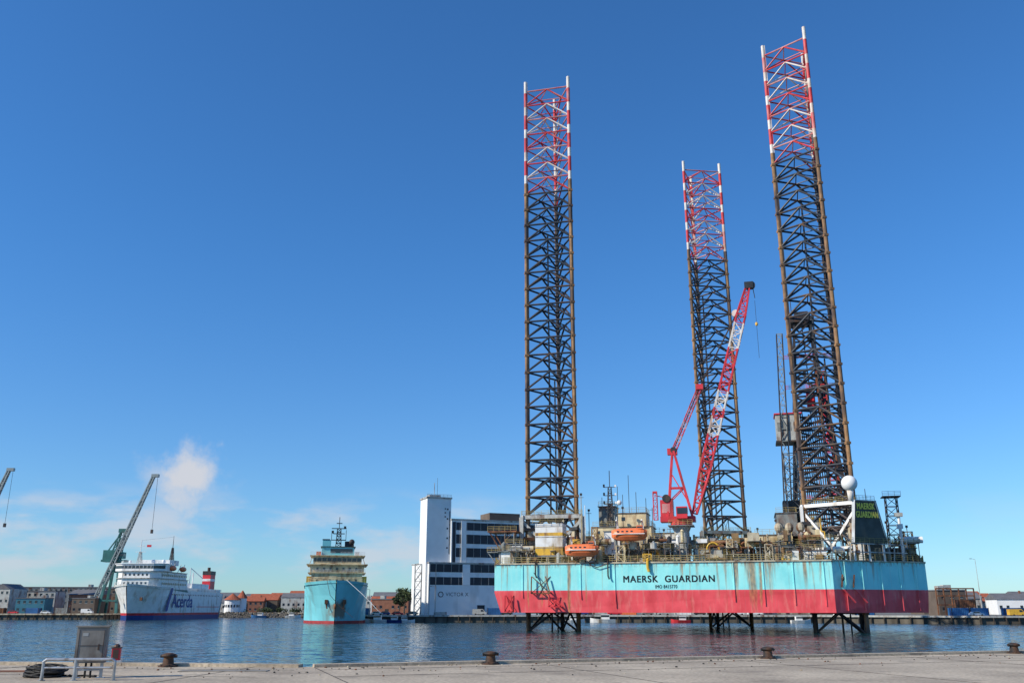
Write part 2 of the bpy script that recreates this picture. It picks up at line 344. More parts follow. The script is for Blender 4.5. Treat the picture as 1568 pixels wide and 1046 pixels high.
# ------------------------------------------------------------ near quay
def quay_mat():
    m=bpy.data.materials.new('quay_concrete'); m.use_nodes=True; nt=m.node_tree; N=nt.nodes; L=nt.links; b=N['Principled BSDF']; b.inputs['Roughness'].default_value=0.85
    tc=N.new('ShaderNodeTexCoord')
    def nz(s,d=8):
        n=N.new('ShaderNodeTexNoise'); n.inputs['Scale'].default_value=s; n.inputs['Detail'].default_value=d; L.new(tc.outputs['Object'],n.inputs['Vector']); return n.outputs['Fac']
    cr=N.new('ShaderNodeValToRGB'); e=cr.color_ramp.elements; e[0].position=.3; e[0].color=(0.34,0.275,0.2,1); e[1].position=.68; e[1].color=(0.57,0.475,0.35,1); L.new(nz(0.35),cr.inputs['Fac'])
    mr=N.new('ShaderNodeMapRange'); mr.inputs['From Min'].default_value=.35; mr.inputs['From Max'].default_value=.7; mr.inputs['To Min'].default_value=.7; mr.inputs['To Max'].default_value=1.15; L.new(nz(9),mr.inputs['Value'])
    mm=N.new('ShaderNodeMix'); mm.data_type='RGBA'; mm.blend_type='MULTIPLY'; mm.inputs['Factor'].default_value=1; L.new(cr.outputs['Color'],mm.inputs[6]); L.new(mr.outputs['Result'],mm.inputs[7])
    m2=N.new('ShaderNodeMapRange'); m2.inputs['From Min'].default_value=.58; m2.inputs['From Max'].default_value=.72; m2.inputs['To Max'].default_value=.6; L.new(nz(0.9,5),m2.inputs['Value'])
    m3=N.new('ShaderNodeMix'); m3.data_type='RGBA'; L.new(m2.outputs['Result'],m3.inputs['Factor']); L.new(mm.outputs[2],m3.inputs[6]); m3.inputs[7].default_value=(0.18,0.145,0.11,1)
    L.new(m3.outputs[2],b.inputs['Base Color'])
    bp=N.new('ShaderNodeBump'); bp.inputs['Strength'].default_value=.5; bp.inputs['Distance'].default_value=.02; L.new(nz(25),bp.inputs['Height']); L.new(bp.outputs['Normal'],b.inputs['Normal'])
    return m
M['quay']=quay_mat()
M['joint']=mat('joint_dark',(0.05,0.045,0.04),0.9)
QE=[(-90,41.6),(-6.4,30.7),(90,64.2)]
b=MB(); b.prism([(-90,-60),(90,-60),(90,64.2),(-6.4,30.7),(-90,41.6)],-2,3.1,'quay')
b.obj('quay')
b=MB()
for (x0,y0),(x1,y1) in zip(QE[:-1],QE[1:]):
    a=Vector((x0,y0,0)); c=Vector((x1,y1,0)); Ls=(c-a).length; d=(c-a)/Ls; nn=Vector((d.y,-d.x,0))
    if nn.y>0: nn=-nn
    s=0
    while s<Ls-0.5:
        e=min(s+2.98,Ls); p=a+d*s+nn*0.2; q=a+d*e+nn*0.2
        b.beam(p+Vector((0,0,3.145)),q+Vector((0,0,3.145)),0.42,'quay',0.095+rnd.uniform(-.012,.012)); s+=3.0
    for off in (1.7,4.6):
        b.beam(a+nn*off+Vector((0,0,3.102)),c+nn*off+Vector((0,0,3.102)),0.035,'joint',0.008)
    s=0
    while s<Ls:
        p=a+d*s+nn*0.45; b.beam(p+Vector((0,0,3.102)),p+nn*12+Vector((0,0,3.102)),0.03,'joint',0.0085); s+=7.5
b.obj('quay_kerb')
b=MB()
b.obox((-8.6,28.6,3.102),(2.6,0.5,0.02),0.02,'cab'); b.obox((-15.2,28.4,3.102),(2.2,0.6,0.02),0.1,'rust')
b.obj('quay_cover_plate')
b=MB()
for i in range(260):
    x=rnd.uniform(-18,24); yy=30.7+(x+6.4)*(.3475 if x>-6.4 else -.13)-rnd.uniform(.5,7)*rnd.random()-.5
    r=rnd.uniform(.012,.045); b.ell((x,yy,3.1+r*.4),r,r*rnd.uniform(.6,1.3),r*.6,rnd.choice(('stone','rust','rubber','beige')),n=5,m=3,rot=rnd.random()*3)
b.obj('quay_gravel')

def bollard(x,y,rz=0.2):
    b=MB(); 
    b.cyl((0,0,0),(0,0,0.05),0.34,'bollard',n=20); b.cyl((0,0,0.05),(0,0,0.1),0.3,'bollard',0.2,n=20)
    b.cyl((0,0,0.1),(0,0,0.3),0.2,'bollard',0.17,n=20); b.cyl((0,0,0.3),(0,0,0.37),0.17,'bollard',0.27,n=20)
    b.cyl((0,0,0.37),(0,0,0.43),0.27,'bollard',0.24,n=20); b.cyl((0,0,0.43),(0,0,0.47),0.24,'bollard',0.1,n=20)
    b.cyl((-0.3,0,0.36),(0.3,0,0.36),0.055,'bollard',n=10)
    for i in range(6):
        t=i*math.pi/3; b.cyl((0.27*math.cos(t),0.27*math.sin(t),0.05),(0.27*math.cos(t),0.27*math.sin(t),0.085),0.03,'bollard',n=6)
    b.obj('mooring_bollard',loc=(x,y,3.1),rz=rz,smooth=False,scale=.9)
bollard(-11.05,30.7,-.1); bollard(-.72,32.0); bollard(9.56,35.6); bollard(20.9,39.6)

e=empty('electrical_cabinet',(-11.45,25.9,3.1),R(14),.92)
b=MB()
b.box(-.42,.42,-.16,.16,.42,1.42,'cab'); b.box(-.46,.46,-.2,.2,1.42,1.46,'cab')
b.box(-.38,.38,-.175,-.16,.46,1.38,'cab'); b.box(-.35,-.335,-.185,-.175,.5,1.34,'dark'); b.box(.335,.35,-.185,-.175,.5,1.34,'dark')
b.box(-.33,.33,-.185,-.175,.9,.91,'dark')
b.box(.2,.24,-.21,-.175,.78,.94,'dark'); b.box(-.25,-.1,-.18,-.1755,1.17,1.26,'lgrey')
b.obj('body',e)
b=MB()
for x in (-.34,.34): b.box(x-.04,x+.04,-.05,.05,0,.42,'galv'); b.box(x-.12,x+.12,-.14,.14,0,.015,'galv')
b.box(-.3,.3,-.03,.03,.2,.25,'galv'); b.cyl((-.1,0,0),(-.1,0,.42),.03,'rubber',n=8); b.cyl((0.05,0,0),(0.05,0,.42),.03,'rubber',n=8)
b.obj('legs',e)
e=empty('fire_hose_box',(-10.78,25.95,3.1),R(14),.9)
b=MB(); b.box(-.12,.12,-.12,.12,.5,.84,'red'); b.box(-.14,.14,-.14,.14,.84,.87,'dark'); b.box(-.03,.03,-.03,.03,0,.5,'galv'); b.box(-.08,.08,-.135,-.12,.55,.8,'dark'); b.ell((0,0,.89),.1,.1,.08,'dark',n=10,m=6); b.obj('box',e)
e=empty('steel_barrier',(-11.3,24.95,3.1),R(3),.93)
b=MB()
def tube(pts,r=.035): 
    b.path(pts,r,'galv',n=10)
    for p in pts: b.ell(p,r,r,r,'galv',n=8,m=6)
tube([(-.98,0,0),(-.98,0,.5),(-.9,0,.56),(.9,0,.56),(.98,0,.5),(.98,0,0)],.042)
tube([(-.1,0,0),(-.1,0,.56)],.042); tube([(-.98,0,.34),(.98,0,.34)],.03)
for x in (-.98,-.1,.98): b.cyl((x,0,0),(x,0,.02),.1,'galv',n=12); b.cyl((x,-.0,.0),(x,-.0,.12),.05,'galv',n=10)
b.obj('frame',e)
b=MB()
for i in range(26):
    cx=rnd.gauss(0,.06); cy=rnd.gauss(0,.05); r=rnd.uniform(.22,.44); z=.04+rnd.random()*.3*(1.2-r*1.5); pts=[]
    tl=rnd.uniform(-.18,.18); tl2=rnd.uniform(-.18,.18)
    for j in range(19):
        t=2*math.pi*j/18; pts.append((cx+r*math.cos(t),cy+r*.8*math.sin(t),max(.03,z+tl*math.cos(t)*r+tl2*math.sin(t)*r)))
    b.path(pts,.028,'rubber',n=6)
b.path([(.4,.1,.04),(.7,-.05,.03),(1.0,.1,.03),(1.35,-.1,.03)],.025,'rubber')
b.obj('rope_coil',loc=(-12.8,26.2,3.1),scale=1.1)

# ------------------------------------------------------------ JACK-UP RIG
rig=empty('jackup_rig',(-3.9,208,0),math.atan2(-18,69.4))
DZ=14.3
top=[(0,0),(71.7,0),(92,15.6),(95,40),(60,94),(34,94),(-6,30)]
bot=[(1.4,.3),(71.7,0),(91.6,15.8),(94.5,40),(60,93.5),(34,93.5),(-4.5,30)]
b=MB(); n=len(top)
rings=[[(x,y,4.0) for x,y in bot],[(x,y,8.2) for x,y in top],[(x,y,DZ) for x,y in top]]
vs=sum(rings,[]); fs=[]
for j in range(2):
    for i in range(n): fs.append((j*n+i,j*n+(i+1)%n,(j+1)*n+(i+1)%n,(j+1)*n+i))
fs.append(tuple(range(n-1,-1,-1))); fs.append(tuple(range(2*n,3*n)))
b.add(vs,fs,'hull'); b.obj('hull',rig)
b=MB()
for (x0,y0),(x1,y1) in zip(top[:3],top[1:4]):
    b.beam((x0,y0-.06,DZ+.05),(x1,y1-.06,DZ+.05),.35,'beige',.3)
for u in (6.5,19.5,27,52,58,64,70): b.box(u-.08,u+.08,-.14,0,4.6+rnd.random()*3,DZ-.15,'hull')
for u,k,dz in ((25.6,'dark',3.4),(34.2,'yellow',1.9),(9.5,'dark',3)):
    b.path([(u,.4,DZ+.8),(u,-.45,DZ+.4),(u,-.45,DZ-dz+.7),(u+.25,-.5,DZ-dz)],.16 if k!='yellow' else .3,k)
b.path([(21,.5,DZ+.5),(21.8,-.5,DZ-.4),(23.2,-.5,DZ-.9),(25.3,-.5,DZ-.3)],.1,'dark')
def rack(u0,z0,w,h,k='red'):
    for a in (0,1): b.beam((u0+a*w,-.9,z0),(u0+a*w*.75+.1,-.9,z0+h),.22,k)
    b.beam((u0,-.9,z0),(u0+w,-.9,z0),.22,k); b.beam((u0,-.9,z0),(u0+w,0,z0+h),.14,k); b.beam((u0+w,-.9,z0),(u0,0,z0+h),.14,k)
    for a in (0,.5,1): b.beam((u0+a*w,0,z0+.2),(u0+a*w,-1.1,z0+.2),.2,k)
rack(8.6,8.0,4.2,3.6,'rust'); rack(12.5,5.2,2.5,2,'red'); rack(2.6,4.2,1.8,3.4,'red')
b.path([(9.2,-.8,12.4),(10.6,-.9,10.6),(11.3,-.9,8.4),(13.6,-.9,5.6)],.09,'dark')
for t in (.12,.3,.5,.7,.88):
    x=71.7+20.3*t; y=15.6*t
    b.beam((x+.1,y-.2,4.4),(x+.1,y-.2,DZ-.15),.16,'hull')
for t in (.08,.2):
    x=71.7+20.3*t; y=15.6*t
    b.beam((x,y-.3,9),(x+2.5,y+.9,6.0),.25,'hull'); b.beam((x,y-.3,9),(x+.3,y-.8,11.5),.3,'rust')
b.ell((73.6,.6,10.7),.35,.35,.55,'dark',n=8,m=5); b.beam((73.6,.7,11),(73.1,.2,DZ),.09,'dark')
b.obj('hull_fittings',rig)
text('MAERSK  GUARDIAN',19.2,1.35,'text','name_lettering',rig,(28.8,-.03,10.2),(R(90),0,0),1.15,bold=.1)
text('IMO 8415770',4.6,.7,'text','imo_lettering',rig,(35.6,-.03,8.95),(R(90),0,0),1.1,bold=.03)

def leg(ch, name):
    b=MB(); ZT=144.9; Z0=-6; bay=4.45
    C=[Vector((x,y,0)) for x,y in ch]; cen=(C[0]+C[1]+C[2])/3
    def V(p,z): return Vector((p.x,p.y,z))
    zs=[ZT-3.0-i*bay for i in range(int((ZT-3-Z0)/bay)+1)]
    red=ZT-31
    for ci,c in enumerate(C):
        z=ZT; i=0
        o=(cen-c).normalized()*.35
        while z>red:
            k='legwhite' if (i%2==0) else 'legred'
            h=[2.6,4.3][i%2] if i>0 else 3.6
            zz=max(red,z-h)
            b.cyl(V(c,zz),V(c,z),.44,k,n=10); b.beam(V(c+o,zz),V(c+o,z),.35,k,.5); z=zz; i+=1
        b.cyl(V(c,Z0),V(c,red),.47,'chord',n=10)
        b.beam(V(c+o*1.1,Z0),V(c+o*1.1,red),.45,'dark',.75)
    for i,z in enumerate(zs):
        t=z>red+1
        kh=('legred' if i%2 else 'legpink') if t else 'brace'
        kd=('legwhite' if i%3 else 'legred') if t else 'brace'
        mids=[]; r1=.2 if t else .25
        for j in range(3):
            a=C[j]; c=C[(j+1)%3]; m=(a+c)/2
            b.cyl(V(a,z),V(c,z),r1,kh,n=7,caps=False); mids.append(V(m,z))
            if i+1<len(zs):
                z2=zs[i+1]
                b.cyl(V(m,z),V(a,z2+.15),r1,kd,n=7,caps=False); b.cyl(V(m,z),V(c,z2+.15),r1,kd,n=7,caps=False)
        for j in range(3): b.cyl(mids[j],mids[(j+1)%3],.13,kh,n=5,caps=False)
        if not t:
            for c in C: b.obox((c.x,c.y,z-.35),(1.05,1.05,.55),.4,'chord')
    b.obj(name,rig)
leg1=[(4.4,13.5),(16.4,13.6),(10.4,24)]; leg3=[(68.1,12.5),(78,6.8),(78.3,18.7)]; leg2=[(43.4,71.2),(54.7,75.9),(45,83.2)]
leg(leg1,'leg_1'); leg(leg2,'leg_2'); leg(leg3,'leg_3')
b=MB()
for L3 in (leg1,leg2,leg3):
    cx=sum(p[0] for p in L3)/3; cy=sum(p[1] for p in L3)/3
    b.truss((cx+1.5,cy+1,4),(cx+1.5,cy+1,30),1.6,1.6,6,'dark',cw=.2)
    b.cyl((cx-1,cy,-2),(cx-1,cy,100),.22,'brace',n=6); b.cyl((cx+.6,cy-1,-2),(cx+.6,cy-1,60),.18,'dark',n=6)
b.obj('leg_pipes',rig)

b=MB()
def jack(L3,ztop,kpost,kbr,hw=1.25,off=1.0,bw=.8):
    P=[Vector((x,y,0)) for x,y in L3]
    cen=(P[0]+P[1]+P[2])/3
    for p in P:
        o=(p-cen).normalized()
        b.obox((p.x-o.x*1.0,p.y-o.y*1.0,DZ),(hw*2,hw*2,(ztop-DZ)*.72),math.atan2(o.y,o.x),kpost)
        for s in range(4):
            zz=DZ+1.6+s*2.2
            b.obox((p.x+o.x*.1,p.y+o.y*.1,zz),(hw*2.0,hw*2.5,.7),math.atan2(o.y,o.x),'dark' if s%2 else 'rust')
    for i in range(3):
        a=P[i]+(P[i]-cen).normalized()*off; c=P[(i+1)%3]+(P[(i+1)%3]-cen).normalized()*off
        d=(c-a).normalized(); Z=Vector((0,0,1))
        a2=a-d*.6; c2=c+d*.6
        b.beam(a2+Z*ztop,c2+Z*ztop,bw,kbr,bw+.1); b.beam(a2+Z*DZ,a2+Z*ztop,bw,kbr,bw); b.beam(c2+Z*DZ,c2+Z*ztop,bw,kbr,bw)
        m=(a+c)/2
        b.beam(a2+Z*(ztop-.6),m+Z*(DZ+3.4),bw*.8,kbr,bw*.8); b.beam(c2+Z*(ztop-.6),m+Z*(DZ+3.4),bw*.8,kbr,bw*.8)
        b.beam(a2+Z*(DZ+3),c2+Z*(DZ+3),bw*.85,kbr,bw*.85)
        b.rail([a2+Z*(ztop+.4),c2+Z*(ztop+.4)],1.1,'rail',1.5,.06)
jack(leg1,25.8,'beige','lgrey'); jack(leg3,26.6,'beige','white',.9,.2,.65); jack(leg2,26,'beige','grey')
b.obj('jack_houses',rig)

def lifeboat(u0,u1,v,z,name):
    b=MB(); cu=(u0+u1)/2; L2=(u1-u0)/2
    nst=13; prof=[(0,-1.45),(.55,-1.2),(.95,-.55),(1.12,0),(1.08,.12),(.95,.55),(.6,1.05),(.25,1.3),(0,1.36)]
    vs=[];fs=[]
    for i in range(nst):
        t=-1+2*i/(nst-1); s=(1-abs(t)**3.2)**.6 if abs(t)<1 else .04; s=max(s,.05)
        zs=1-abs(t)**4*.35
        ring=[(cu+t*L2,v+y*s*1.15,z+zz*(zs if zz>0 else (.35+.65*s))) for y,zz in prof]+[(cu+t*L2,v-y*s*1.15,z+zz*(zs if zz>0 else (.35+.65*s))) for y,zz in reversed(prof[1:-1])]
        vs+=ring
    m=len(ring)
    for i in range(nst-1):
        for j in range(m): fs.append((i*m+j,i*m+(j+1)%m,(i+1)*m+(j+1)%m,(i+1)*m+j))
    b.add(vs,fs,'orange')
    b.beam((u0+.4,v-1.32,z+.05),(u1-.4,v-1.32,z+.05),.14,'white',.16)
    b.box(u1-2.2,u1-.9,v-.6,v+.6,z+1.1,z+1.9,'orange'); b.box(u1-2.1,u1-1.0,v-.63,v+.63,z+1.35,z+1.65,'glass')
    for i in range(4): b.box(u0+1.3+i*1,u0+1.75+i*1,v-1.16,v-1.0,z+.45,z+.75,'glass')
    for u in (u0+1.1,u1-1.1):
        b.beam((u,v+2.2,z-2),(u,v+2.2,z+2.3),.3,'white'); b.beam((u,v+2.2,z+2.3),(u,v-.1,z+3.1),.3,'white'); b.beam((u,v,z+3),(u,v,z+1),.08,'dark'); b.beam((u,v+2.2,z+.4),(u,v+.9,z+2.7),.18,'white')
    b.obj(name,rig,smooth=False)
lifeboat(16.4,23.8,-1.3,17.0,'lifeboat_1'); lifeboat(26.4,34.2,1.2,20.4,'lifeboat_2')

b=MB()
for i,(z0,z1,k) in enumerate(((16.3,18.2,'yellow'),(18.2,18.9,'white'),(18.9,20.6,'white'),(20.6,21.3,'yellow'),(21.3,23.3,'white'))):
    b.box(8.7+(.02 if i%2 else 0),15-(.02 if i%2 else 0),3-(.02 if i%2 else 0),7.5,z0,z1,k)
for i in range(3): b.box(8.66,15.04,2.94,7.5,16.3+2.35*i+1.6,16.3+2.35*i+1.75,'lgrey')
b.box(8.2,15.5,2.4,8,15.9,16.3,'grey')
for u in (8.5,11.8,15.2): b.beam((u,2.7,DZ),(u,2.7,16),.3,'grey')
b.rail([(8.2,2.4,23.3),(15.4,2.4,23.3)],1.1,'rail',1.5,.06)
def block(u0,u1,v0,v1,z0,z1,k,win=True,rail=True):
    b.box(u0,u1,v0,v1,z0,z1,k); b.box(u0-.25,u1+.25,v0-.25,v1+.25,z1,z1+.15,'grey')
    if win:
        z=z0+1.3
        while z+1<z1:
            u=u0+.8
            while u+1<u1:
                if rnd.random()<.75: b.box(u,u+.8,v0-.05,v0,z,z+.85,'glass')
                u+=rnd.choice((1.7,2.2,2.9))
            z+=2.9
    if rail: b.rail([(u0,v0-.2,z1+.15),(u1,v0-.2,z1+.15),(u1,v1,z1+.15)],1.1,'rail',1.6,.06)
block(19,36,10,20,DZ,20,'beige'); block(20.5,34,12,22,20,23,'cream'); block(26.5,33,11.5,19,23,26,'cream')
block(34,41,14,24,DZ,21.5,'white'); block(24,27.5,6,9.5,16.5,21.5,'white',rail=False); block(37,40,6.5,9,DZ,19.5,'white')
block(46,56,16,26,DZ,19.8,'beige'); block(57,65,12,22,DZ,20.5,'cream'); block(62,66.5,16,28,20.5,25.6,'grey')
block(44,50,4,7,DZ,17.2,'lgrey',False); block(60.5,66,3,6,DZ,17.6,'beige',False); block(66.5,71,1.2,4.4,DZ,16.4,'white',False,True)
block(84,91,18,28,DZ,17.5,'beige'); block(80,84,12,17,DZ,18.6,'grey'); block(1,5,6,12,DZ,19,'grey'); block(0.5,3,2,5,DZ,17.3,'white')
block(20,24,24,30,23,29,'grey'); block(2,18.5,27,36,DZ,22,'lgrey'); block(68,72,20,27,DZ,24,'lgrey')
b.obj('superstructure',rig)

b=MB()
def inleg(u,v):
    for L3 in (leg1,leg2,leg3):
        cx=sum(p[0] for p in L3)/3; cy=sum(p[1] for p in L3)/3
        if (u-cx)**2+(v-cy)**2<60: return True
    return (u-41.2)**2+(v-8)**2<9
cols=['beige','cream','grey','lgrey','rust','brown','brown','white','rust','dark','beige','yellow','lgrey','beige']
for i in range(440):
    u=rnd.uniform(1,91); v=rnd.uniform(.8,13)+max(0,(u-71.7)*.77)
    if inleg(u,v): continue
    k=rnd.choice(cols); z=DZ+rnd.choice((0,0,0,1.6,3.0,4.2)); ty=rnd.randrange(7)
    sz=rnd.uniform(.8,2.6); h=rnd.uniform(.7,2.4)
    if z>DZ:
        for a in (-1,1): b.beam((u+a*sz*.5,v,DZ),(u+a*sz*.5,v,z),.14,'grey')
        b.box(u-sz*.6,u+sz*.6,v-.8,v+.8,z-.12,z,'grey'); 
        if rnd.random()<.6: b.rail([(u-sz*.6,v-.8,z),(u+sz*.6,v-.8,z)],1.0,'rail',1.0,.05)
    if ty==0: b.obox((u,v,z),(sz,rnd.uniform(.8,2),h),rnd.choice((0,0,.1,1.57)),k)
    elif ty==1: b.cyl((u-sz,v,z+.7),(u+sz,v,z+.7),rnd.uniform(.3,.75),k,n=10)
    elif ty==2: b.cyl((u,v,z),(u,v,z+h*1.3),rnd.uniform(.3,.8),k,n=10); b.cyl((u,v,z+h*1.3),(u,v,z+h*1.3+.4),.5,k,.1,n=8)
    elif ty==3:
        b.truss((u,v,z),(u,v,z+h*1.8),sz*.8,sz*.8,2,k,cw=.16,bw=.1)
    elif ty==4:
        pts=[Vector((u,v,z+.3))]
        for j in range(5): pts.append(pts[-1]+Vector(rnd.choice([(rnd.uniform(.5,2.4),0,0),(-rnd.uniform(.5,2.4),0,0),(0,0,rnd.uniform(.5,1.5)),(0,-.8,0),(0,.8,.3)])))
        b.path(pts,rnd.uniform(.12,.25),k)
    elif ty==5:
        b.obox((u,v,z),(sz,1.1,h*.6),0,k); b.cyl((u,v-.3,z+h*.6),(u,v-.3,z+h*.6+.7),.2,'dark',n=8); b.beam((u-.5*sz,v-.6,z),(u+.5*sz,v-.6,z+h*.6),.1,'dark')
    else:
        b.cyl((u,v,z),(u,v,z+rnd.uniform(1.5,3.4)),.09,rnd.choice(('white','grey','rail')),n=6)
for j in range(9):
    v=5+j*.75; z=18.6+.25*math.sin(j)
    b.path([(45+j*.3,v,z-.8),(46.5+j*.3,v,z),(58-j*.2,v,z+.1*j),(60-j*.2,v,z-1)],.3,'brown' if j%3 else 'rust')
for u in (46,50,54,58): b.beam((u,5,DZ),(u,5,18.4),.3,'rust'); b.beam((u,5,18.3),(u,11,18.3),.3,'rust')
for j in range(6): 
    pts=[]; cu=48+j*2.3; 
    for q in range(9): t=math.pi*q/8; pts.append((cu-1.3*math.cos(t),3.2,17+1.5*math.sin(t)))
    b.path(pts,.17,rnd.choice(('brown','rust','yellow')))
for u in (62,64.2,66.5): b.ell((u,5.5,21.5),.9,.9,1.1,'beige',n=10,m=6); b.cyl((u,5.5,DZ),(u,5.5,21),.25,'grey')
for i in range(46):
    u=rnd.uniform(1,90); v=rnd.uniform(8,24)+max(0,(u-71.7)*.6)
    h=rnd.uniform(19,24) if not (17<u<37) else rnd.uniform(25,30.5)
    b.cyl((u,v,DZ),(u,v,h),.09,rnd.choice(('white','grey','dark','rail')),n=5)
    if rnd.random()<.5: b.beam((u-.6,v,h-.5),(u+.6,v,h-.5),.1,'dark')
    if rnd.random()<.35: b.box(u-.25,u+.25,v-.2,v+.2,h,h+.5,'dark')
for u,v,z0,z1,s in ((17.5,8.5,DZ,20,1),(36.5,9.2,DZ,20,1),(55,3,DZ,18,-1),(5.5,4.5,DZ,19,1)):
    n=12
    for w in (0,1.0): b.beam((u,v+w,z0),(u+s*4,v+w,z1),.14,'grey'); b.beam((u,v+w,z0+1),(u+s*4,v+w,z1+1),.06,'rail')
    for i in range(n): t=i/n; b.box(u+s*4*t-.15,u+s*4*t+.15,v,v+1,z0+(z1-z0)*t,z0+(z1-z0)*t+.05,'grey')
b.obj('deck_machinery',rig)
b=MB()
b.rail([(0.2,.15,DZ+.2),(71.5,.15,DZ+.2),(91.8,15.7,DZ+.2),(94.6,40,DZ+.2)],1.25,'rail',1.5,.08)
b.rail([(0.2,.15,DZ+.2),(-6,30,DZ+.2)],1.25,'rail',1.5,.08)
b.obj('deck_railing',rig)
b=MB()
b.box(-4,3,8,14,22.0,22.35,'rust'); b.rail([(-4,8,22.3),(3,8,22.3)],1.1,'rail',1.3,.06)
for u in (-3.6,2.6):
    b.beam((u,8.4,22),(1,10,DZ),.25,'rust'); b.beam((u,13.6,22),(1,13,DZ),.25,'rust')
b.truss((1.2,9.5,DZ),(1.2,9.5,22),2.2,2.2,4,'grey',cw=.22)
b.box(-2.2,0.8,1.5,4,17,17.2,'grey'); b.rail([(-2.2,1.5,17.2),(.8,1.5,17.2)],1,'rail',1,.06); b.beam((-2.1,2,17),(0,2,DZ),.2,'grey'); b.beam((.7,2,17),(.7,2,DZ),.2,'grey')
b.obj('side_platform',rig)
b=MB()
b.truss((23.8,18,23),(23.8,18,33),1.5,.7,7,'dark',cw=.16,bw=.1); b.cyl((23.8,18,33),(23.8,18,37),.09,'dark')
for z in (29,31,33): b.beam((22.4,18,z),(25.2,18,z),.14,'dark'); b.box(22.2,22.6,17.8,18.2,z,z+.7,'dark'); b.box(25,25.4,17.8,18.2,z,z+.5,'white')
for u,h in ((25.8,33),(28.5,35.6),(30.2,31.5),(22,30.5),(32.5,30),(27,31)): b.cyl((u,17,23),(u,17,h),.07,'dark',n=5)
b.ell((26.3,16,29),.6,.6,.6,'white',n=10,m=8)
b.truss((86.9,17.4,DZ),(86.9,17.4,28.6),2.7,2.3,7,'dark',cw=.2,bw=.13); b.box(85,88.8,15.5,19.3,28.6,28.8,'dark'); b.rail([(85,15.5,28.8),(88.8,15.5,28.8)],1,'dark',1,.06)
b.cyl((87.5,13.2,DZ),(87.5,13.2,24),.3,'white',n=8); b.box(86.9,88.1,12.8,13.6,21.4,22.4,'white'); b.box(86.7,88.3,12.6,13.8,24,24.8,'lgrey')
b.cyl((82,20,17),(82,20,31),.08,'dark',n=5)
b.obj('antenna_masts',rig)
b=MB()
def sp_(t,off=0,z=0): 
    d=Vector((20.3,15.6,0)).normalized(); nn=Vector((d.y,-d.x,0)); p=Vector((76.3,3.35,0))+nn*.6+d*t+nn*off; return (p.x,p.y,z)
LB=9.2
f=[sp_(0,.0,18),sp_(LB,.0,18),sp_(LB-2.2,0,26.7),sp_(1.2,0,26.7)]; k_=[sp_(0,-.5,18),sp_(LB,-.5,18),sp_(LB-2.2,-.5,26.7),sp_(1.2,-.5,26.7)]
b.add(f+k_,[(0,1,2,3),(7,6,5,4),(0,4,5,1),(1,5,6,2),(2,6,7,3),(3,7,4,0)],'signdark')
b.beam(sp_(-.2,.1,18),sp_(1.05,.1,26.8),.55,'white'); b.beam(sp_(LB+.1,.1,18),sp_(LB-2.1,.1,26.8),.22,'lgrey'); b.beam(sp_(.9,.1,26.8),sp_(LB-2,.1,26.8),.25,'lgrey')
for t in (.6,4.6,8.6): b.beam(sp_(t,-.6,DZ),sp_(t,-.6,18.2),.4,'white')
b.rail([sp_(.9,-.2,26.9),sp_(LB-2,-.2,26.9)],1.0,'rail',1,.06)
for z in (DZ+1.8,17.8): b.beam(sp_(-1,.2,z),sp_(LB+5,.2,z),.3,'lgrey',.2)
b.rail([sp_(-1,.3,17.9),sp_(LB+5,.3,17.9)],1.1,'rail',1.2,.06)
for t in (-.8,LB+2,LB+4.8): b.beam(sp_(t,-.6,DZ),sp_(t,-.1,17.8),.25,'lgrey')
b.obj('name_board',rig)
ang=math.atan2(15.6,20.3)
text('MAERSK',4.5,1.25,'texty','name_board_text_1',rig,sp_(1.85,.05,24.95),(R(90),0,ang-R(4)),1.1,bold=.12)
text('GUARDIAN',5.6,1.25,'texty','name_board_text_2',rig,sp_(1.4,.05,23.2),(R(90),0,ang-R(4)),1.05,bold=.12)
b=MB(); c=(77.1,3.4,30.3); b.ell(c,1.65,1.65,1.65,'whiteclean',n=24,m=14); b.cyl((c[0],c[1],26.6),(c[0],c[1],28.9),.5,'white',.7,n=12); b.obj('radome',rig,smooth=True)

b=MB(); du,dv=73.4,36.6
b.box(du-8,du+8,dv-8,dv+8,22,23.2,'grey')
for a in (-7.5,7.5):
    for c in (-7.5,7.5): b.beam((du+a,dv+c,DZ),(du+a,dv+c,22),1,'grey')
b.truss((du,dv,23),(du-.5,dv,68),13,5,13,'dark',cw=.75,bw=.42); b.truss((du-.5,dv,68),(du-.5,dv,76),5,4,2,'dark',cw=.5,bw=.35)
b.box(du-3.5,du+2.5,dv-3,dv+3,76,77.5,'dark'); b.box(du-2.2,du+1.2,dv-2,dv+2,77.5,79.0,'dark'); b.cyl((du-2.8,dv,77),(du-2.8,dv,83),.1,'dark',n=5)
b.box(du-9.3,du-3.5,dv-6.5,dv-1,44.6,51.2,'lgrey'); b.box(du-9.6,du-3,dv-6.8,dv-.7,44.2,44.6,'dark'); b.box(du-9.6,du-3,dv-6.8,dv-.7,51.2,51.5,'red')
for i in range(4): b.box(du-9.0+i*1.3,du-8.3+i*1.3,dv-6.55,dv-6.5,47,49.2,'grey')
for z in (30,58,66): b.rail([(du-6,dv-6+z*.05,z),(du+6,dv-6+z*.05,z)],1.2,'red',1.6,.1)
for i in range(14): b.cyl((du-4+i*.5,dv-1-(i%3)*.5,23),(du-4+i*.5,dv-1-(i%3)*.5,50+(i%4)),.15,'dark' if i%2 else 'rust',n=5)
b.box(du-1,du+1,dv-1,dv+1,54,58,'red'); b.beam((du,dv,58),(du-.5,dv,76),.25,'dark')
b.truss((du-8.2,dv-6,23),(du-6.6,dv-6,72),1.8,1.4,16,'dark','cranegrey',cw=.26,bw=.15)
b.truss((du+3.5,dv-4,28),(du+2.5,dv-4,62),2.2,2,10,'rust','red',cw=.35,bw=.2)
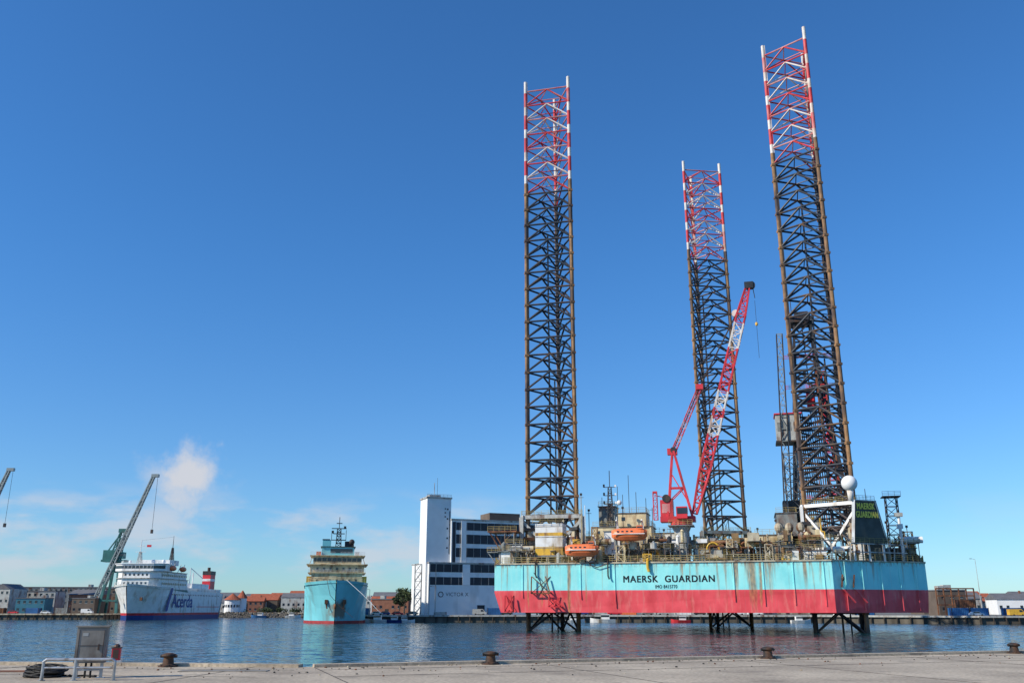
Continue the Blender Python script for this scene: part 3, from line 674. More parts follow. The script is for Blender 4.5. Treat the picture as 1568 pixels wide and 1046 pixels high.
b.truss((du-7,dv-14,DZ),(du-7,dv-14,40),3,3,8,'grey',cw=.3,bw=.16)
b.box(du-11,du-3,dv-16,dv-9,DZ,24,'grey')
for i in range(7): b.path([(du-10+i,dv-16.4,DZ),(du-10+i,dv-16.4,20+i*.7),(du-9+i,dv-14,25)],.22,rnd.choice(('brown','rust','yellow','grey')))
b.box(du-9.5,du-5,dv-15,dv-10,24,29,'dark'); b.rail([(du-11,dv-16,24),(du-3,dv-16,24)],1.2,'rail',1.2,.07)
b.obj('drilling_derrick',rig)

b=MB(); cu,cv=41.2,8
b.cyl((cu,cv,DZ),(cu,cv,21.2),1.65,'lgrey',n=18); b.cyl((cu,cv,21.2),(cu,cv,22.6),1.65,'lgrey',2.3,n=18); b.cyl((cu,cv,22.6),(cu,cv,23.4),2.4,'red',n=18)
b.rail([(cu-2.6,cv-2.6,22.6),(cu+2.6,cv-2.6,22.6)],1.1,'rail',1,.06); b.box(cu-2.8,cu+2.8,cv-2.8,cv+2.8,22.4,22.6,'grey')
b.box(cu-4.5,cu+3.2,cv-1.6,cv+1.6,23.4,24.6,'red'); b.box(cu-4.4,cu-1.6,cv-1.4,cv+1.5,24.6,28.3,'red'); b.box(cu-4.0,cu-2.2,cv-1.46,cv-1.4,25.4,27.4,'legpink')
b.box(cu-.8,cu+1.6,cv-2.9,cv-1.5,24,26.6,'red'); b.box(cu-.6,cu+1.68,cv-2.96,cv-1.6,25,26.3,'glass')
b.cyl((cu-3,cv-1.6,28.6),(cu-3,cv+1.6,28.6),.9,'dark',n=12); b.truss((cu-5.6,cv,24),(cu-5.6,cv,30),.9,.9,4,'red',cw=.14,bw=.08); b.box(cu-6.1,cu-5.1,cv-.5,cv+.5,30,30.4,'red')
b.beam((cu-5.6,cv,29.5),(cu-1.5,cv,28.5),.18,'red')
apx=(cu-.9,39.4)
for s in (-1.3,1.3):
    b.beam((cu+2.6,cv+s,24.4),(apx[0],cv+s*.5,apx[1]),.5,'red'); b.beam((cu-2.8,cv+s,24.6),(apx[0]-.3,cv+s*.5,apx[1]),.42,'red')
    b.beam((cu-1.9,cv+s*.8,31),(cu+.9,cv+s*.8,31),.28,'red'); b.beam((cu-2.3,cv+s,28),(cu+.9,cv+s*.8,31),.22,'red'); b.beam((cu+1.7,cv+s,28),(cu-1.5,cv+s*.7,34),.22,'red')
b.box(apx[0]-1.4,apx[0]+.8,cv-.8,cv+.8,38.6,40,'red'); b.cyl((apx[0],cv-.9,39.6),(apx[0],cv+.9,39.6),.7,'dark',n=12)
foot=Vector((cu+3.1,cv,25.2)); tip=Vector((59.7,cv,78.2)); d=tip-foot
mats=['red']*6+['legwhite']*2+['red']*1+['legwhite']*2+['red']*5+['legwhite']*3+['red']*3
b.truss(foot,foot+d*.18,.9,2.3,4,'red',cw=.4,bw=.22); b.truss(foot+d*.18,foot+d*.86,2.3,2.0,18,'red',cw=.34,bw=.18,mats=mats[2:]); b.truss(foot+d*.86,tip,2.0,.8,4,'red',cw=.36,bw=.2)
b.box(tip.x-.9,tip.x+1.1,cv-.7,cv+.7,77.2,78.8,'dark'); b.cyl((tip.x+.7,cv-.5,78),(tip.x+.7,cv+.5,78),.9,'dark',n=12)
b.beam(tip+Vector((.9,0,0)),tip+Vector((1.3,0,-3.4)),.16,'dark'); b.cyl((tip.x+1.2,cv,tip.z-4),(tip.x+1.2,cv,tip.z-18),.04,'dark',n=4); b.ell((tip.x+1.2,cv,tip.z-9.8),.35,.35,.5,'yellow',n=8,m=5)
q=Vector((47.0,cv,54))
for s in (-.5,.5):
    for j in (0,.25): b.cyl((apx[0],cv+s+j,39.8),q+Vector((0,s+j,0)),.055,'dark',n=4)
    b.cyl(q+Vector((0,s,0)),foot+d*.88+Vector((-.8,s,.4)),.09,'dark',n=4)
b.truss((apx[0]+.3,cv,40),q,1.0,1.0,9,'legpink',cw=.14,bw=.09,mats=['red','legpink'])
b.box(q.x-.8,q.x+.8,cv-.8,cv+.8,q.z-.5,q.z+.7,'red')
pp=foot+d*.86; b.cyl(pp+Vector((-1.2,-.5,.5)),pp+Vector((-1.2,.5,.5)),.9,'legwhite',n=12)
b.obj('pedestal_crane',rig)

# ------------------------------------------------------------ ships
def loft(b, st, zl, keys, close=True):
    def hb(s,z): 
        t=max(0,min(1,(z)/s[3])); return s[2]+(s[1]-s[2])*t**1.5
    for side in (-1,1):
        for j in range(len(zl)-1):
            vs=[]
            for s in st:
                z0=min(zl[j],s[3]); z1=min(zl[j+1],s[3]) if j<len(zl)-2 else s[3]
                vs+= [(side*hb(s,max(0,z0)),s[0]+s[4]*(1-max(0,z0)/s[3]),z0),(side*hb(s,max(0,z1)),s[0]+s[4]*(1-max(0,z1)/s[3]),z1)]
            fs=[(2*i,2*i+2,2*i+3,2*i+1) if side>0 else (2*i,2*i+1,2*i+3,2*i+2) for i in range(len(st)-1)]
            b.add(vs,fs,keys[j])
    P=[(s[1],s[0],s[3]-.9) for s in st]+[(-s[1],s[0],s[3]-.9) for s in reversed(st)]
    b.add(P,[tuple(range(len(P)))],'green')
    s=st[-1]; b.add([(-s[1],s[0],s[3]),(s[1],s[0],s[3]),(s[2],s[0],-1),(-s[2],s[0],-1)],[(0,1,2,3)],keys[-1])

ship=empty('supply_ship',(-58.2,309,0),R(10.6))
b=MB()
st=[(0,.15,.1,13.8,2.5),(1.2,3.2,.9,13.7,2),(3.5,6.6,2.6,13.5,1.4),(7,9.4,5.2,13.3,.8),(12,10.8,8.3,13.2,.2),(20,10.9,10.4,13,0),(32,10.9,10.9,11,0),(78,10.9,10.9,9,0),(80,10.4,10,9,0)]
loft(b,st,[-1,.9,5,9,14],['redwl','shiphull','shiphull','shiphull']); b.obj('hull',ship)
b=MB()
b.ell((0,1.2,5.4),.5,.5,.9,'rust',n=8,m=5)
for s in (-1,1):
    b.box(s*3-.5,s*3+.5,2.2,3.2,6.2,7.6,'rust'); b.beam((s*3,2.6,6.2),(s*2.6,2.0,4.8),.35,'rust')
b.path([(-3.2,.6,14.2),(-1.8,-1,9),(2,-2.5,5),(6,-4.5,2)],.07,'dark'); b.path([(3.2,.6,14),(9,-3,9),(14,-6,4)],.07,'white'); 
b.rail([(-9.5,8,13),(-6,3.5,13.2),(0,.8,13.5),(6,3.5,13.2),(9.5,8,13)],1.6,'cream',1.4,.08)
b.obj('fittings',ship)
b=MB()
b.box(-8.6,8.6,11,30,12,16.4,'cream'); b.box(-9.8,9.8,10.6,31,16.4,16.7,'cream'); b.box(-9.2,9.2,11.5,30,16.7,19.2,'cream'); b.box(-10.4,10.4,10.6,31,19.2,19.5,'cream')
b.box(-8.2,8.2,12.2,28,19.5,22.2,'cream'); b.box(-8.0,8.0,12.12,12.2,20.4,21.6,'glass'); b.box(8.2,8.28,12.6,26,20.4,21.6,'glass'); b.box(-8.28,-8.2,12.6,26,20.4,21.6,'glass')
for i in range(9): b.box(-7.1+i*1.7,-6.95+i*1.7,12.05,12.12,20.4,21.6,'cream')
b.box(-9.4,9.4,11.4,29,22.2,22.5,'cream')
b.box(-5.6,5.6,14,24,22.5,25.4,'shipblue'); b.box(-2.6,5.0,13.92,14,23.4,24.8,'glass'); b.box(-6,6,13.6,24.4,25.4,25.6,'dark')
b.box(-5.5,-2.6,17,20,25.6,28,'shipblue'); b.box(2.2,5.4,17,20,25.6,27.6,'dark'); b.ell((4.6,15,27.2),1.0,1.0,1.0,'dark',n=12,m=8); b.box(-5.6,-3,16.9,20,28,28.3,'dark')
for i in range(7):
    for z in (13.6,17.5): b.box(-7+i*2.2,-6.3+i*2.2,10.94 if z<15 else 11.44,11 if z<15 else 11.5,z,z+.8,'glass')
for s in (-1,1):
    b.box(s*9.3-.9,s*9.3+.9,12,16,13,15.4,'yellow'); b.beam((s*9,11.5,16.7),(s*9,11.5,19.2),.3,'cream'); b.beam((s*9.4,12,19.5),(s*8.4,12,22.2),.2,'cream')
    b.rail([(s*2,10.8,16.7),(s*9.6,10.8,16.7)],1.1,'white',1.2,.06); b.rail([(s*1,11.4,22.5),(s*9.2,11.4,22.5)],1.1,'white',1.2,.06)
    b.box(s*6.6-.8,s*6.6+.8,13,15,22.5,23.8,'orange' if s<0 else 'white')
b.obj('superstructure',ship)
b=MB(); b.truss((0,17,25.6),(0,17,32),1.8,1.2,5,'dark',cw=.3,bw=.18); b.cyl((0,17,32),(0,17,36),.12,'dark')
for z,wd in ((28,2.6),(30.2,2),(32,2.6),(33.8,1)): b.beam((-wd,17,z),(wd,17,z),.28,'dark')
b.box(-2.6,-1.8,16.5,17.5,30.3,31.2,'dark'); b.box(1.6,2.4,16.5,17.5,32,32.8,'dark'); b.cyl((-2.5,17,28),(-2.5,17,31),.1,'dark',n=5); b.cyl((2.5,17,28),(2.5,17,31.5),.1,'dark',n=5)
b.obj('mast',ship)

fer=empty('passenger_ship',(-165,399,0),R(-1.5))
b=MB()
st=[(0,.2,.1,15,4.5),(1.5,3.6,.7,14.8,4),(4,6.6,2,14.5,3),(8,9.0,4.2,14.2,1.5),(14,10,7.2,14,.5),(24,10,9.4,14,0),(44,10,10,14,0),(46,10,10,12.8,0),(90,10,10,12.4,0),(97,9.4,8,12,-1)]
loft(b,st,[-1,1.9,2.9,6,10,16],['navy','red','white','white','white']); b.obj('hull',fer)
b=MB()
b.prism([(-9.4,12),(-6,8.4),(6,8.4),(9.4,12),(9.8,44),(-9.8,44)],13,17.4,'white'); b.prism([(-10.2,12),(-6.6,7.8),(6.6,7.8),(10.2,12),(10.2,44),(-10.2,44)],17.4,17.65,'lgrey')
b.prism([(-9.4,12),(-6,9),(6,9),(9.4,12),(9.8,42),(-9.8,42)],17.65,20.4,'white'); b.prism([(-10.4,12),(-6.6,8.2),(6.6,8.2),(10.4,12),(10.2,42),(-10.2,42)],20.4,20.65,'lgrey')
b.prism([(-11.2,12.6),(-7,9.6),(7,9.6),(11.2,12.6),(11.2,15),(9,26),(-9,26),(-11.2,15)],20.65,23.6,'white'); b.prism([(-11.6,12.4),(-7.2,9.2),(7.2,9.2),(11.6,12.4),(11.6,15.3),(9.3,26.5),(-9.3,26.5),(-11.6,15.3)],23.6,23.9,'whiteclean')
b.box(-6.8,6.8,9.53,9.6,21.7,22.9,'glass')
for s in (-1,1): b.beam((s*7,9.55,22.3),(s*11.1,12.5,22.3),.12,'glass',1.2)
for i in range(8): b.box(-6.1+i*1.7,-5.95+i*1.7,9.47,9.53,21.7,22.9,'white')
for zz,y in ((18.6,8.94),(15.0,8.34)):
    for i in range(6): b.box(-5.2+i*1.9,-4.4+i*1.9,y,y+.06,zz,zz+.9,'glass')
for zz in (15,18.6):
    for i in range(14): b.box(9.8,9.88,14+i*2.1,14.9+i*2.1,zz,zz+.9,'glass')
for i in range(30): b.box(10.0,10.07,24+i*2.2,24.6+i*2.2,10.6,11.2,'glass')
b.box(-8.6,8.6,46,95,12.2,14.2,'white'); b.box(-7,7,27,38,23.9,26.2,'white') ; b.box(-6,6,60,84,14.2,16.6,'white')
b.rail([(-9,13,23.9),(-6.5,9.6,23.9),(6.5,9.6,23.9),(9,13,23.9)],1.1,'white',1.4,.07)
b.rail([(10,46,13),(10,92,13)],1.1,'white',2,.08); b.rail([(-9.4,9,14.2),(-6,3,14.6),(0,.5,15),(6,3,14.6),(9.4,9,14.2)],1.1,'white',1.5,.07)
b.obj('superstructure',fer)
b=MB()
b.cyl((-1,13,23.9),(-1,13,34),.16,'white'); b.beam((-3.4,13,29),(1.4,13,29),.2,'white'); b.beam((-2.6,13,31.5),(.6,13,31.5),.2,'white'); b.truss((-1,13,23.9),(-1,13,29),1.8,.8,3,'lgrey',cw=.2)
b.ell((4,16,24.9),.9,.9,1,'whiteclean',n=12,m=8); b.ell((-6,15,24.7),.7,.7,.8,'whiteclean',n=12,m=8); b.ell((7,20,25),.9,.9,1,'whiteclean',n=12,m=8)
b.cyl((5,34,26),(5,34,37.5),.25,'dark',.08,n=6); b.truss((5,34,26),(5,34,32),1.6,.6,4,'dark',cw=.2); b.box(2,4,12,12.1,31,32,'red')
b.beam((-1,13,34),(5,34,37),.05,'dark'); b.cyl((-3,2,14),(-3,2,20),.1,'white',n=5)
b.prism([(1.2,87),(5.4,87),(5.4,94),(1.2,94)],14.2,23.4,'red'); b.box(1.1,5.5,86.9,94.1,21.6,23.5,'dark'); b.cyl((3.2,90,23.4),(3.2,90,25.4),.8,'dark')
b.box(1.15,5.45,86.95,94.05,18.4,19.6,'white')
b.cyl((4,62,14),(4,62,24),.2,'white',n=6); b.cyl((-2,82,14),(-2,82,22.5),.3,'white',n=6); b.beam((4,62,24),(9,66,19),.3,'white')
for k_ in range(2):
    yy=18.5+k_*12
    b.ell((10.6,yy+4,22.2),1.3,3.0,1.2,'orange',n=12,m=8); b.beam((9,yy+1.8,20.6),(10.6,yy+1.8,24.4),.2,'white'); b.beam((9,yy+6,20.6),(10.6,yy+6,24.4),.2,'white')
b.obj('masts_and_boats',fer)
b=MB()
b.box(10.03,10.06,58,90,5.4,5.7,'red')
b.obj('side_stripe',fer)
text('Acerda',25,5.6,'textb','side_lettering',fer,(10.08,27,5.2),(R(90),0,R(90)),1.0,bold=.25)
text('/',6,9.5,'textb','side_logo',fer,(10.08,20,3.6),(R(90),0,R(90)),1.0,bold=.8)
b=MB()
b.box(-6.2,-5.2,1.3,2.2,8.2,9.6,'rust'); b.box(5.2,6.2,3.0,3.9,8.0,9.4,'rust')
b.obj('anchors',fer)

# ------------------------------------------------------------ dock cranes
def dock_crane(x,y,foot,tip,name='dock_crane',tower=42):
    e=empty(name,(x,y,2.4)); b=MB(); f=Vector(foot)-Vector((x,y,2.4)); t=Vector(tip)-Vector((x,y,2.4))
    for a in (-4.5,4.5):
        for c in (-4.5,4.5): b.beam((a,c,0),(a*.5,c*.5,20),1.1,'green'); 
    b.beam((-4.5,-4.5,6),(4.5,-4.5,6),.8,'green'); b.beam((-4.5,4.5,6),(4.5,4.5,6),.8,'green')
    b.cyl((0,0,19),(0,0,tower-18),2,'green',n=12); b.box(-6.5,4.5,-3,3,tower-18,tower-17,'green'); b.box(-6,0,-2.6,2.6,tower-17,tower-12.5,'green'); b.box(1.5,4.2,-3.2,0,tower-16.5,tower-13.5,'green'); b.box(1.7,4.25,-3.25,-.2,tower-15.4,tower-14.2,'glass')
    b.obj('portal',e)
    b=MB(); b.truss((-1,0,tower-17),(1.6,0,tower-3),4,1.8,6,'green',cw=.5,bw=.3); b.box(-.4,3.4,-1.2,1.2,tower-4,tower-2.2,'green')
    b.beam((-5,0,tower-13),(1.4,0,tower-3),.5,'green'); b.obj('mast',e)
    b=MB(); b.truss(f,t,2.2,1.0,22,'cranegrey',cw=.5,bw=.26); b.beam((1.6,0,tower-3),tuple(f.lerp(t,.55)),.16,'dark'); b.box(t.x-1,t.x+2.5,t.y-.8,t.y+.8,t.z-.6,t.z+.9,'cranegrey')
    b.cyl(t+Vector((2,0,0)),t+Vector((2,0,-26)),.09,'dark',n=4); b.box(t.x+1.5,t.x+2.5,t.y-.5,t.y+.5,t.z-27.8,t.z-26,'dark'); b.obj('jib',e)
dock_crane(-192,450,(-199,448,8),(-177,446,67.5)); dock_crane(-262,450,(-262,448,34),(-249,446,70.5))

# ------------------------------------------------------------ white silo building with tower
e=empty('office_silo_building',(-32.1,345,2.4),R(23))
b=MB(); b.box(0,9.6,0,8.5,0,42.6,'whiteclean'); b.box(-.3,9.9,-.3,8.8,42.6,43.2,'lgrey')
b.box(8.9,9.25,-.05,0,22,38,'bluegrey')
for i in range(5): b.box(7.9,8.5,-.06,0,24+i*3.6,24.6+i*3.6,'glass')
for i in range(3): b.box(7.0,7.5,-.07,0,38.6-i*1.5,39.1-i*1.5,'glass')
b.cyl((4,4,43.2),(4,4,49),.12,'lgrey',n=6); b.box(1.5,6,2,6,43.2,44.2,'lgrey'); b.cyl((5.2,4,43.2),(5.2,4,51),.06,'dark',n=4); b.rail([(0,0,43.2),(9.6,0,43.2)],1,'lgrey',1.5,.07)
b.obj('tower',e)
b=MB(); X1=46
b.box(9.61,X1,-.8,20,18.5,34.6,'whiteclean'); b.box(9.4,X1+.2,-1.05,20.2,34.6,35.2,'lgrey')
for z0,z1 in ((31.0,33.9),(26.0,29.4),(21,24.4)):
    b.box(11.5,X1-.5,-.86,-.8,z0,z1,'bluegrey')
    for i in range(12): b.box(13+i*2.8,13.1+i*2.8,-.9,-.86,z0,z1,'lgrey')
b.box(10.0,11.3,-.87,-.8,19,34,'bluegrey')
b.box(13.5,15.5,-1.2,-.93,18.6,34.4,'whiteclean')
b.box(27,40,4,14,35.2,38.5,'brownwall')
b.box(.8,X1,-1.6,20,0,18.4,'whiteclean'); b.box(.6,X1+.2,-1.8,20.2,18.5,19.0,'lgrey')
for z0,z1 in ((15.4,18.3),(10.8,13.6)):
    b.box(1,X1-.3,-1.66,-1.6,z0,z1,'bluegrey')
    for i in range(14): b.box(3.5+i*3,3.62+i*3,-1.7,-1.66,z0,z1,'lgrey')
b.box(14,17.0,-1.75,-1.6,10.8,18.3,'whiteclean')
b.box(3,8,-1.67,-1.6,0,1.2,'lgrey'); b.box(20,23,-1.67,-1.6,0,3.6,'bluegrey')
for x in (1.0,3.4): b.box(x,x+.25,-1.74,-1.6,0,18.4,'lgrey')
b.obj('main_block',e)
text('VICTOR X',9,1.3,'text','sign_lettering',e,(7.5,-1.62,6.8),(R(90),0,0),1.05)
b=MB()
for i in range(18):
    t=2*math.pi*i/18; t2=2*math.pi*(i+1)/18; b.beam((5.6+.9*math.cos(t),-1.65,7.4+.9*math.sin(t)),(5.6+.9*math.cos(t2),-1.65,7.4+.9*math.sin(t2)),.2,'text')
b.obj('sign_logo',e)
b=MB(); b.truss((0,0,0),(0,0,18),2.4,2.4,6,'lgrey',cw=.2,bw=.12); 
for i in range(6): b.beam((-1.1,-1.2,i*3),(1.1,-1.2,i*3+3),.25,'lgrey')
b.obj('stair_tower',loc=(-34.3,340.5,2.4))

# ------------------------------------------------------------ generic buildings
def house(name,x,y,w_,d,h,wall,roof,kind='gable',rz=0,rh=2.5):
    e=empty(name,(x,y,2.4),rz); b=MB(); b.box(-w_/2,w_/2,0,d,0,h,wall); b.obj('walls',e)
    b=MB(); o=.35
    if kind=='gable':
        vs=[(-w_/2-o,-o,h),(w_/2+o,-o,h),(w_/2+o,d+o,h),(-w_/2-o,d+o,h),(-w_/2-o,d/2,h+rh),(w_/2+o,d/2,h+rh)]
        b.add(vs,[(0,1,5,4),(2,3,4,5),(0,4,3),(1,2,5),(3,2,1,0)],roof)
        if rnd.random()<.7: b.box(w_*.2,w_*.2+.7,d/2-.4,d/2+.4,h+rh*.6,h+rh+1,'brick')
    elif kind=='hip':
        vs=[(-w_/2-o,-o,h),(w_/2+o,-o,h),(w_/2+o,d+o,h),(-w_/2-o,d+o,h),(-w_*.1,d/2,h+rh),(w_*.1,d/2,h+rh)]
        b.add(vs,[(0,1,5,4),(2,3,4,5),(0,4,3),(1,2,5),(3,2,1,0)],roof)
    elif kind=='shed':
        nsh=3
        for i in range(nsh):
            a=-w_/2+w_*i/nsh; c=a+w_/nsh; b.add([(a,-.2,h),(c,-.2,h),(c,d,h),(a,d,h),((a+c)/2,-.2,h+rh),((a+c)/2,d,h+rh)],[(0,1,4),(0,4,5,3),(1,2,5,4),(2,3,5)],roof)
    else:
        b.box(-w_/2-.2,w_/2+.2,-.2,d+.2,h,h+.4,roof)
        for i in range(rnd.randrange(1,4)): xx=rnd.uniform(-w_*.4,w_*.3); b.box(xx,xx+rnd.uniform(1,3),d*.3,d*.6,h+.4,h+rnd.uniform(1,2.4),'lgrey')
    b.obj('roof',e)
    b=MB(); fl=max(1,int(h/3.2))
    for f in range(fl):
        n=max(1,int(w_/2.6))
        for i in range(n):
            xx=-w_/2+w_*(i+.5)/n; z=f*h/fl+h/fl*.4
            if f==0 and i%4==2: b.box(xx-.8,xx+.8,-.05,0,0,2.2,'dark')
            else: b.box(xx-.55,xx+.55,-.05,0,z,z+1.2,'glass'); b.box(xx-.65,xx+.65,-.09,0,z-.12,z,'lgrey')
    b.obj('windows_and_doors',e)
specs=[('warehouse',-255,452,26,14,11.4,'lgrey','roofgrey','shed'),('industrial_building',-238,470,17,12,10.5,'lgrey','roofgrey','flat'),('storage_shed',-226,440,13,10,6.8,'teal','roofgrey','flat'),
('brick_building',-214,468,16,12,9,'brick','roofgrey','gable'),('industrial_building',-203,490,20,12,12.5,'brownwall','roofgrey','hip'),('brown_warehouse',-202,442,11,10,6.8,'brownwall','roofgrey','flat'),('warehouse',-275,470,22,14,10,'brownwall','roofgrey','flat'),
('industrial_building',-240,520,60,14,13.5,'grey','roofgrey','flat'),
('terrace_house',-153,560,9,9,6.5,'brick','roofred','gable'),('brick_house',-138,575,20,9,5.2,'brownwall','roofgrey','gable'),('brick_house',-120,590,15,9,5.4,'whiteclean','roofred','gable'),('brick_house',-104,600,17,9,5.0,'brick','roofred','gable'),('terrace_house',-168,600,20,9,6.5,'whiteclean','roofred','gable'),
('brick_house',-88,560,14,9,6,'brick','roofgrey','gable'),('low_warehouse',-72,470,15,9,6.5,'lgrey','roofgrey','flat'),('terrace_house',-60,440,12,8,5.4,'whiteclean','roofred','gable'),('low_warehouse',-52,400,16,9,6,'brick','roofgrey','flat'),
('warehouse',20,400,50,14,6,'lgrey','roofgrey','flat'),('warehouse',80,395,50,14,5,'lgrey','roofgrey','flat'),('warehouse',130,400,40,14,6,'beige','roofgrey','gable'),
('timber_shed',155,330,10,8,8.4,'brownwall','roofgrey','flat'),('warehouse',172,360,16,10,6.0,'lgrey','roofgrey','gable'),('white_warehouse',207,384,16,12,6,'whiteclean','roofgrey','gable'),('industrial_building',186,400,22,12,7.5,'brownwall','roofgrey','gable'),('warehouse',230,420,24,12,7,'lgrey','roofgrey','flat'),('white_warehouse',262,460,30,12,8,'lgrey','roofgrey','gable')]
for s in specs: house(*s,rz=rnd.uniform(-.15,.15))
e=empty('round_pavilion',(-158,530,2.4)); b=MB(); b.cyl((0,0,0),(0,0,7),4.2,'whiteclean',n=18); b.cyl((0,0,7),(0,0,10.5),4.9,'roofred',.3,n=18)
b.cyl((4.5,3,0),(4.5,3,8),2.6,'whiteclean',n=14); b.cyl((4.5,3,8),(4.5,3,12.2),3.2,'roofred',.2,n=14)
for i in range(8): t=-math.pi*(i+.5)/8; b.obox((4.2*math.cos(t),4.2*math.sin(t),3),(.2,.9,1.4),t,'glass')
b.obj('body',e)

def foliage(b,c,r,h,n):
    for i in range(n):
        while True:
            p=Vector((rnd.uniform(-1,1),rnd.uniform(-1,1),rnd.uniform(-1,1)))
            if p.length<1: break
        p=Vector((p.x*r,p.y*r,p.z*h))+Vector(c); s=rnd.uniform(.18,.42)*max(1,r/3)
        a=Vector((rnd.gauss(0,1),rnd.gauss(0,1),rnd.gauss(0,1))).normalized(); d=a.orthogonal().normalized(); e=a.cross(d)
        b.add([p-d*s-e*s*.6,p+d*s-e*s*.4,p+d*s*.8+e*s,p-d*s*.7+e*s*.7],[(0,1,2,3)],'leafl' if rnd.random()<.4+.3*(p.z-c[2])/h else 'leafd')
def tree(x,y,h,name='tree',z=2.4):
    b=MB(); b.cyl((0,0,0),(0.1,0,h*.45),h*.035,'bark',h*.02,n=7)
    for i in range(7):
        t=rnd.uniform(0,6.28); r=h*rnd.uniform(.15,.32); zz=h*rnd.uniform(.5,.88); b.cyl((.1,0,h*rnd.uniform(.3,.45)),(r*math.cos(t),r*math.sin(t),zz),h*.015,'bark',h*.006,n=5)
        foliage(b,(r*math.cos(t),r*math.sin(t),zz),h*.17,h*.12,120)
    foliage(b,(0,0,h*.82),h*.2,h*.16,160)
    b.obj(name,loc=(x,y,z))
tree(-42,366,10.5); tree(-47,392,8.5)
for i in range(5): tree(-110+i*13+rnd.uniform(-3,3),536+rnd.uniform(-3,6),rnd.uniform(5,7.5))
b=MB()
for i in range(60):
    x=rnd.uniform(-150,-82); foliage(b,(x,527+rnd.uniform(0,3),2.6+rnd.uniform(.4,1.6)),rnd.uniform(1.4,2.8),rnd.uniform(1,2),45)
b.obj('hedge')
b=MB()
for i in range(230):
    x=rnd.uniform(-560,560); y=rnd.uniform(640,760); r=rnd.uniform(4,8); foliage(b,(x,y,2+r*.9),r,r*.9,26)
b.obj('distant_trees')
b=MB()
for i in range(150):
    x=rnd.uniform(-480,480); y=rnd.uniform(560,640); wd=rnd.uniform(8,22); h=rnd.uniform(5,10.5); k=rnd.choice(('lgrey','lgrey','brick','brownwall','beige')); r=rnd.choice(('roofred','roofgrey','roofgrey'))
    b.box(x,x+wd,y,y+9,2.4,2.4+h,k); b.add([(x-.3,y-.3,2.4+h),(x+wd+.3,y-.3,2.4+h),(x+wd+.3,y+9.3,2.4+h),(x-.3,y+9.3,2.4+h),(x-.3,y+4.5,5+h),(x+wd+.3,y+4.5,5+h)],[(0,1,5,4),(2,3,4,5),(0,4,3),(1,2,5)],r)
    for j in range(int(wd/3)): b.box(x+1+j*3,x+2.2+j*3,y-.06,y,2.4+h*.45,2.4+h*.45+1.4,'glass')
b.obj('distant_town')

def car(x,y,k,rz=0,van=False):
    b=MB(); W=1.75 if not van else 1.95
    prof=[(-2.2,.35),(-2.2,.85),(-1.9,.95),(-1.35,1.42),(.55,1.45),(1.2,.95),(2.05,.82),(2.2,.6),(2.2,.35)] if not van else [(-2.6,.4),(-2.6,2.2),(1.3,2.25),(2.0,1.3),(2.6,1.1),(2.65,.4)]
    n=len(prof); vs=[(a,-W/2,c) for a,c in prof]+[(a,W/2,c) for a,c in prof]
    b.add(vs,[(i,i+n,(i+1)%n+n,(i+1)%n) for i in range(n)]+[tuple(range(n)),tuple(range(2*n-1,n-1,-1))],k)
    for s in (-1,1):
        y0=s*(W/2+.01)
        if not van: b.add([(-1.6,y0,.98),(-1.25,y0,1.36),(.5,y0,1.38),(1.0,y0,.98)],[(0,1,2,3)],'glass')
        else: b.add([(.5,y0,1.3),(.5,y0,2.0),(1.2,y0,2.0),(1.75,y0,1.35)],[(0,1,2,3)],'glass')
        for xx in (-1.35,1.4): b.cyl((xx,s*(W/2-.2),.33),(xx,s*(W/2+.04),.33),.33,'rubber',n=12)
    b.obj('parked_van' if van else 'parked_car',loc=(x,y,2.4),rz=rz)
cc=['white','navy','red','grey','lgrey','dark','whiteclean']
for i,x in enumerate((-49,-46.5,-41.5,-36.5,-12,-2,8,16,26,38,50,56,70,84,90)):
    y=342.5 if x<-30 else 346+rnd.uniform(0,6)
    car(x,y,cc[i%7],rnd.choice((0,3.14))+rnd.uniform(-.1,.1),i%5==4)
for x,y,k,v in ((152,308,'white',0),(163,304,'yellow',1),(171,303,'whiteclean',0),(180,306,'orange',1),(-215,434,'white',0),(-230,434,'red',0),(-196,434,'white',1)): car(x,y,k,0,bool(v))
def boat(x,y,k,rz=0,s=1.0):
    b=MB(); st=[(-3,.9,.3),(-1,1.1,.3),(1.5,1,.35),(3,.5,.5),(3.9,.05,.7)]; vs=[]
    for a,hb,z in st: vs+=[(a*s,-hb*s,(z+.5)*s),(a*s,-hb*.6*s,-.2),(a*s,hb*.6*s,-.2),(a*s,hb*s,(z+.5)*s)]
    fs=[]
    for i in range(4): 
        for j in range(4): fs.append((4*i+j,4*i+(j+1)%4,4*i+4+(j+1)%4,4*i+4+j))
    fs.append((0,1,2,3)); b.add(vs,fs,k)
    b.box(-1.4*s,.9*s,-.7*s,.7*s,.8*s,2.1*s,'white'); b.box(-1.3*s,.93*s,-.72*s,.72*s,1.4*s,1.9*s,'glass'); b.cyl((-.4*s,0,2.1*s),(-.4*s,0,5*s),.05,'lgrey',n=5)
    b.obj('motor_boat',loc=(x,y,.1),rz=rz)
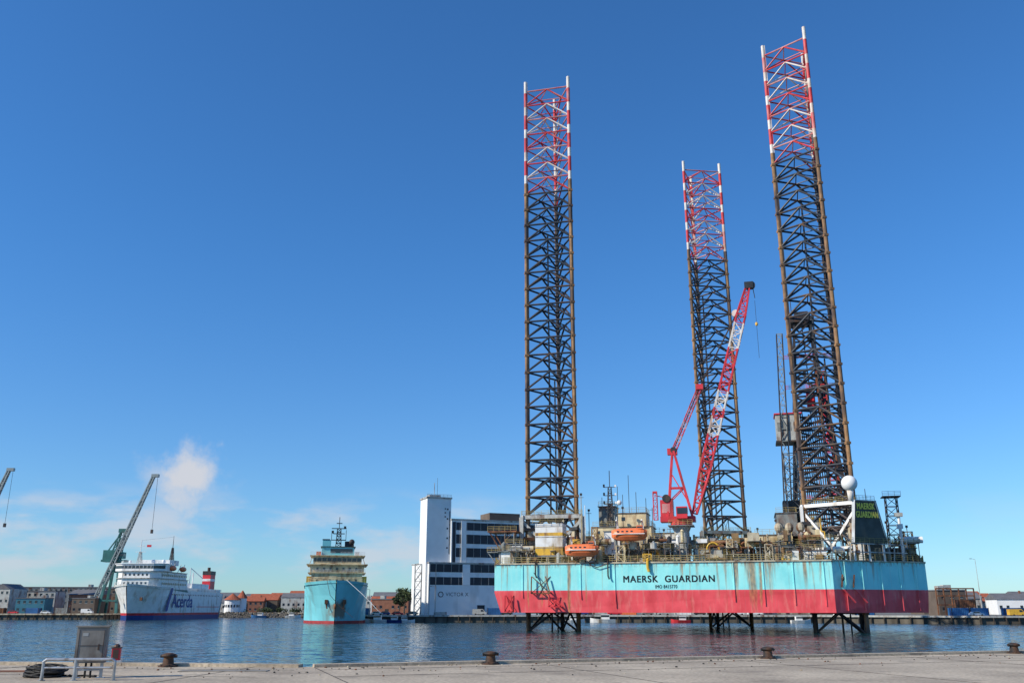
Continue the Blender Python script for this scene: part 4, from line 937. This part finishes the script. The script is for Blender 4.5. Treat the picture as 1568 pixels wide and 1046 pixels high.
for x,y,k,s in ((-48,334.5,'white',1.2),(-42,334.8,'navy',1),(-38,335,'white',.9),(22,336,'white',1),(33,337,'white',1.3),(60,333,'red',1),(-120,514,'white',1.2),(-138,515,'blue',1.2),(100,328,'white',1)): boat(x,y,k,rnd.choice((0,3.1)),s)
def container(x,y,z,k,rz=0,L_=6.1):
    b=MB(); b.box(-L_/2,L_/2,-1.2,1.2,.1,2.6,k)
    for i in range(int(L_/.6)): xx=-L_/2+.3+i*.6; b.box(xx-.12,xx+.12,-1.26,-1.2,.25,2.45,k)
    for a in (-1,1):
        for c in (-1,1): b.beam((a*L_/2,c*1.2,0),(a*L_/2,c*1.2,2.65),.16,'dark')
    b.obj('shipping_container',loc=(x,y,z),rz=rz)
for x,y,z,k in ((150,316,2.4,'blue'),(157,317,2.4,'blue'),(153,317,5.0,'rust'),(167,314,2.4,'blue'),(175,318,2.4,'teal'),(183,315,2.4,'orange'),(196,320,2.4,'blue'),(196,320,5.05,'white'),(205,312,2.4,'rust'),(212,318,2.4,'blue'),
  (-222,436,2.4,'blue'),(-238,436,2.4,'rust'),(-245,437,2.4,'blue'),(-209,437,2.4,'grey'),(-252,437,5,'white'),(-252,437,2.4,'teal'),(64,352,2.4,'white'),(-6,350,2.4,'blue'),(44,356,2.4,'orange'),(-56,350,2.4,'blue'),(118,336,2.4,'white'),(126,336,2.4,'blue')): container(x,y,z,k,rnd.uniform(-.1,.1))
b=MB()
for i in range(6): b.beam((146+i*2.6,322,2.4),(146+i*2.6,322,11.5),.35,'rust')
for z in (6,9,11.4): b.beam((146,322,z),(159,322,z),.4,'rust')
b.obj('steel_yard_rack')
def lamp(x,y,h):
    b=MB(); b.cyl((0,0,0),(0,0,h),.14,'lgrey',.07,n=8); b.beam((0,0,h),(-1.4,0,h+.25),.1,'lgrey'); b.box(-2.0,-1.2,-.18,.18,h+.15,h+.32,'dark'); b.cyl((0,0,0),(0,0,.8),.22,'grey',n=8); b.obj('street_lamp',loc=(x,y,2.4))
for x,y,h in ((173,346,20),(-64,400,9),(-52,342,9),(-100,528,8),(-130,530,8),(-175,528,9),(-28,341,10),(190,310,9),(215,320,10),(-205,433,9),(-240,433,9),(10,345,8),(60,345,8)): lamp(x,y,h)
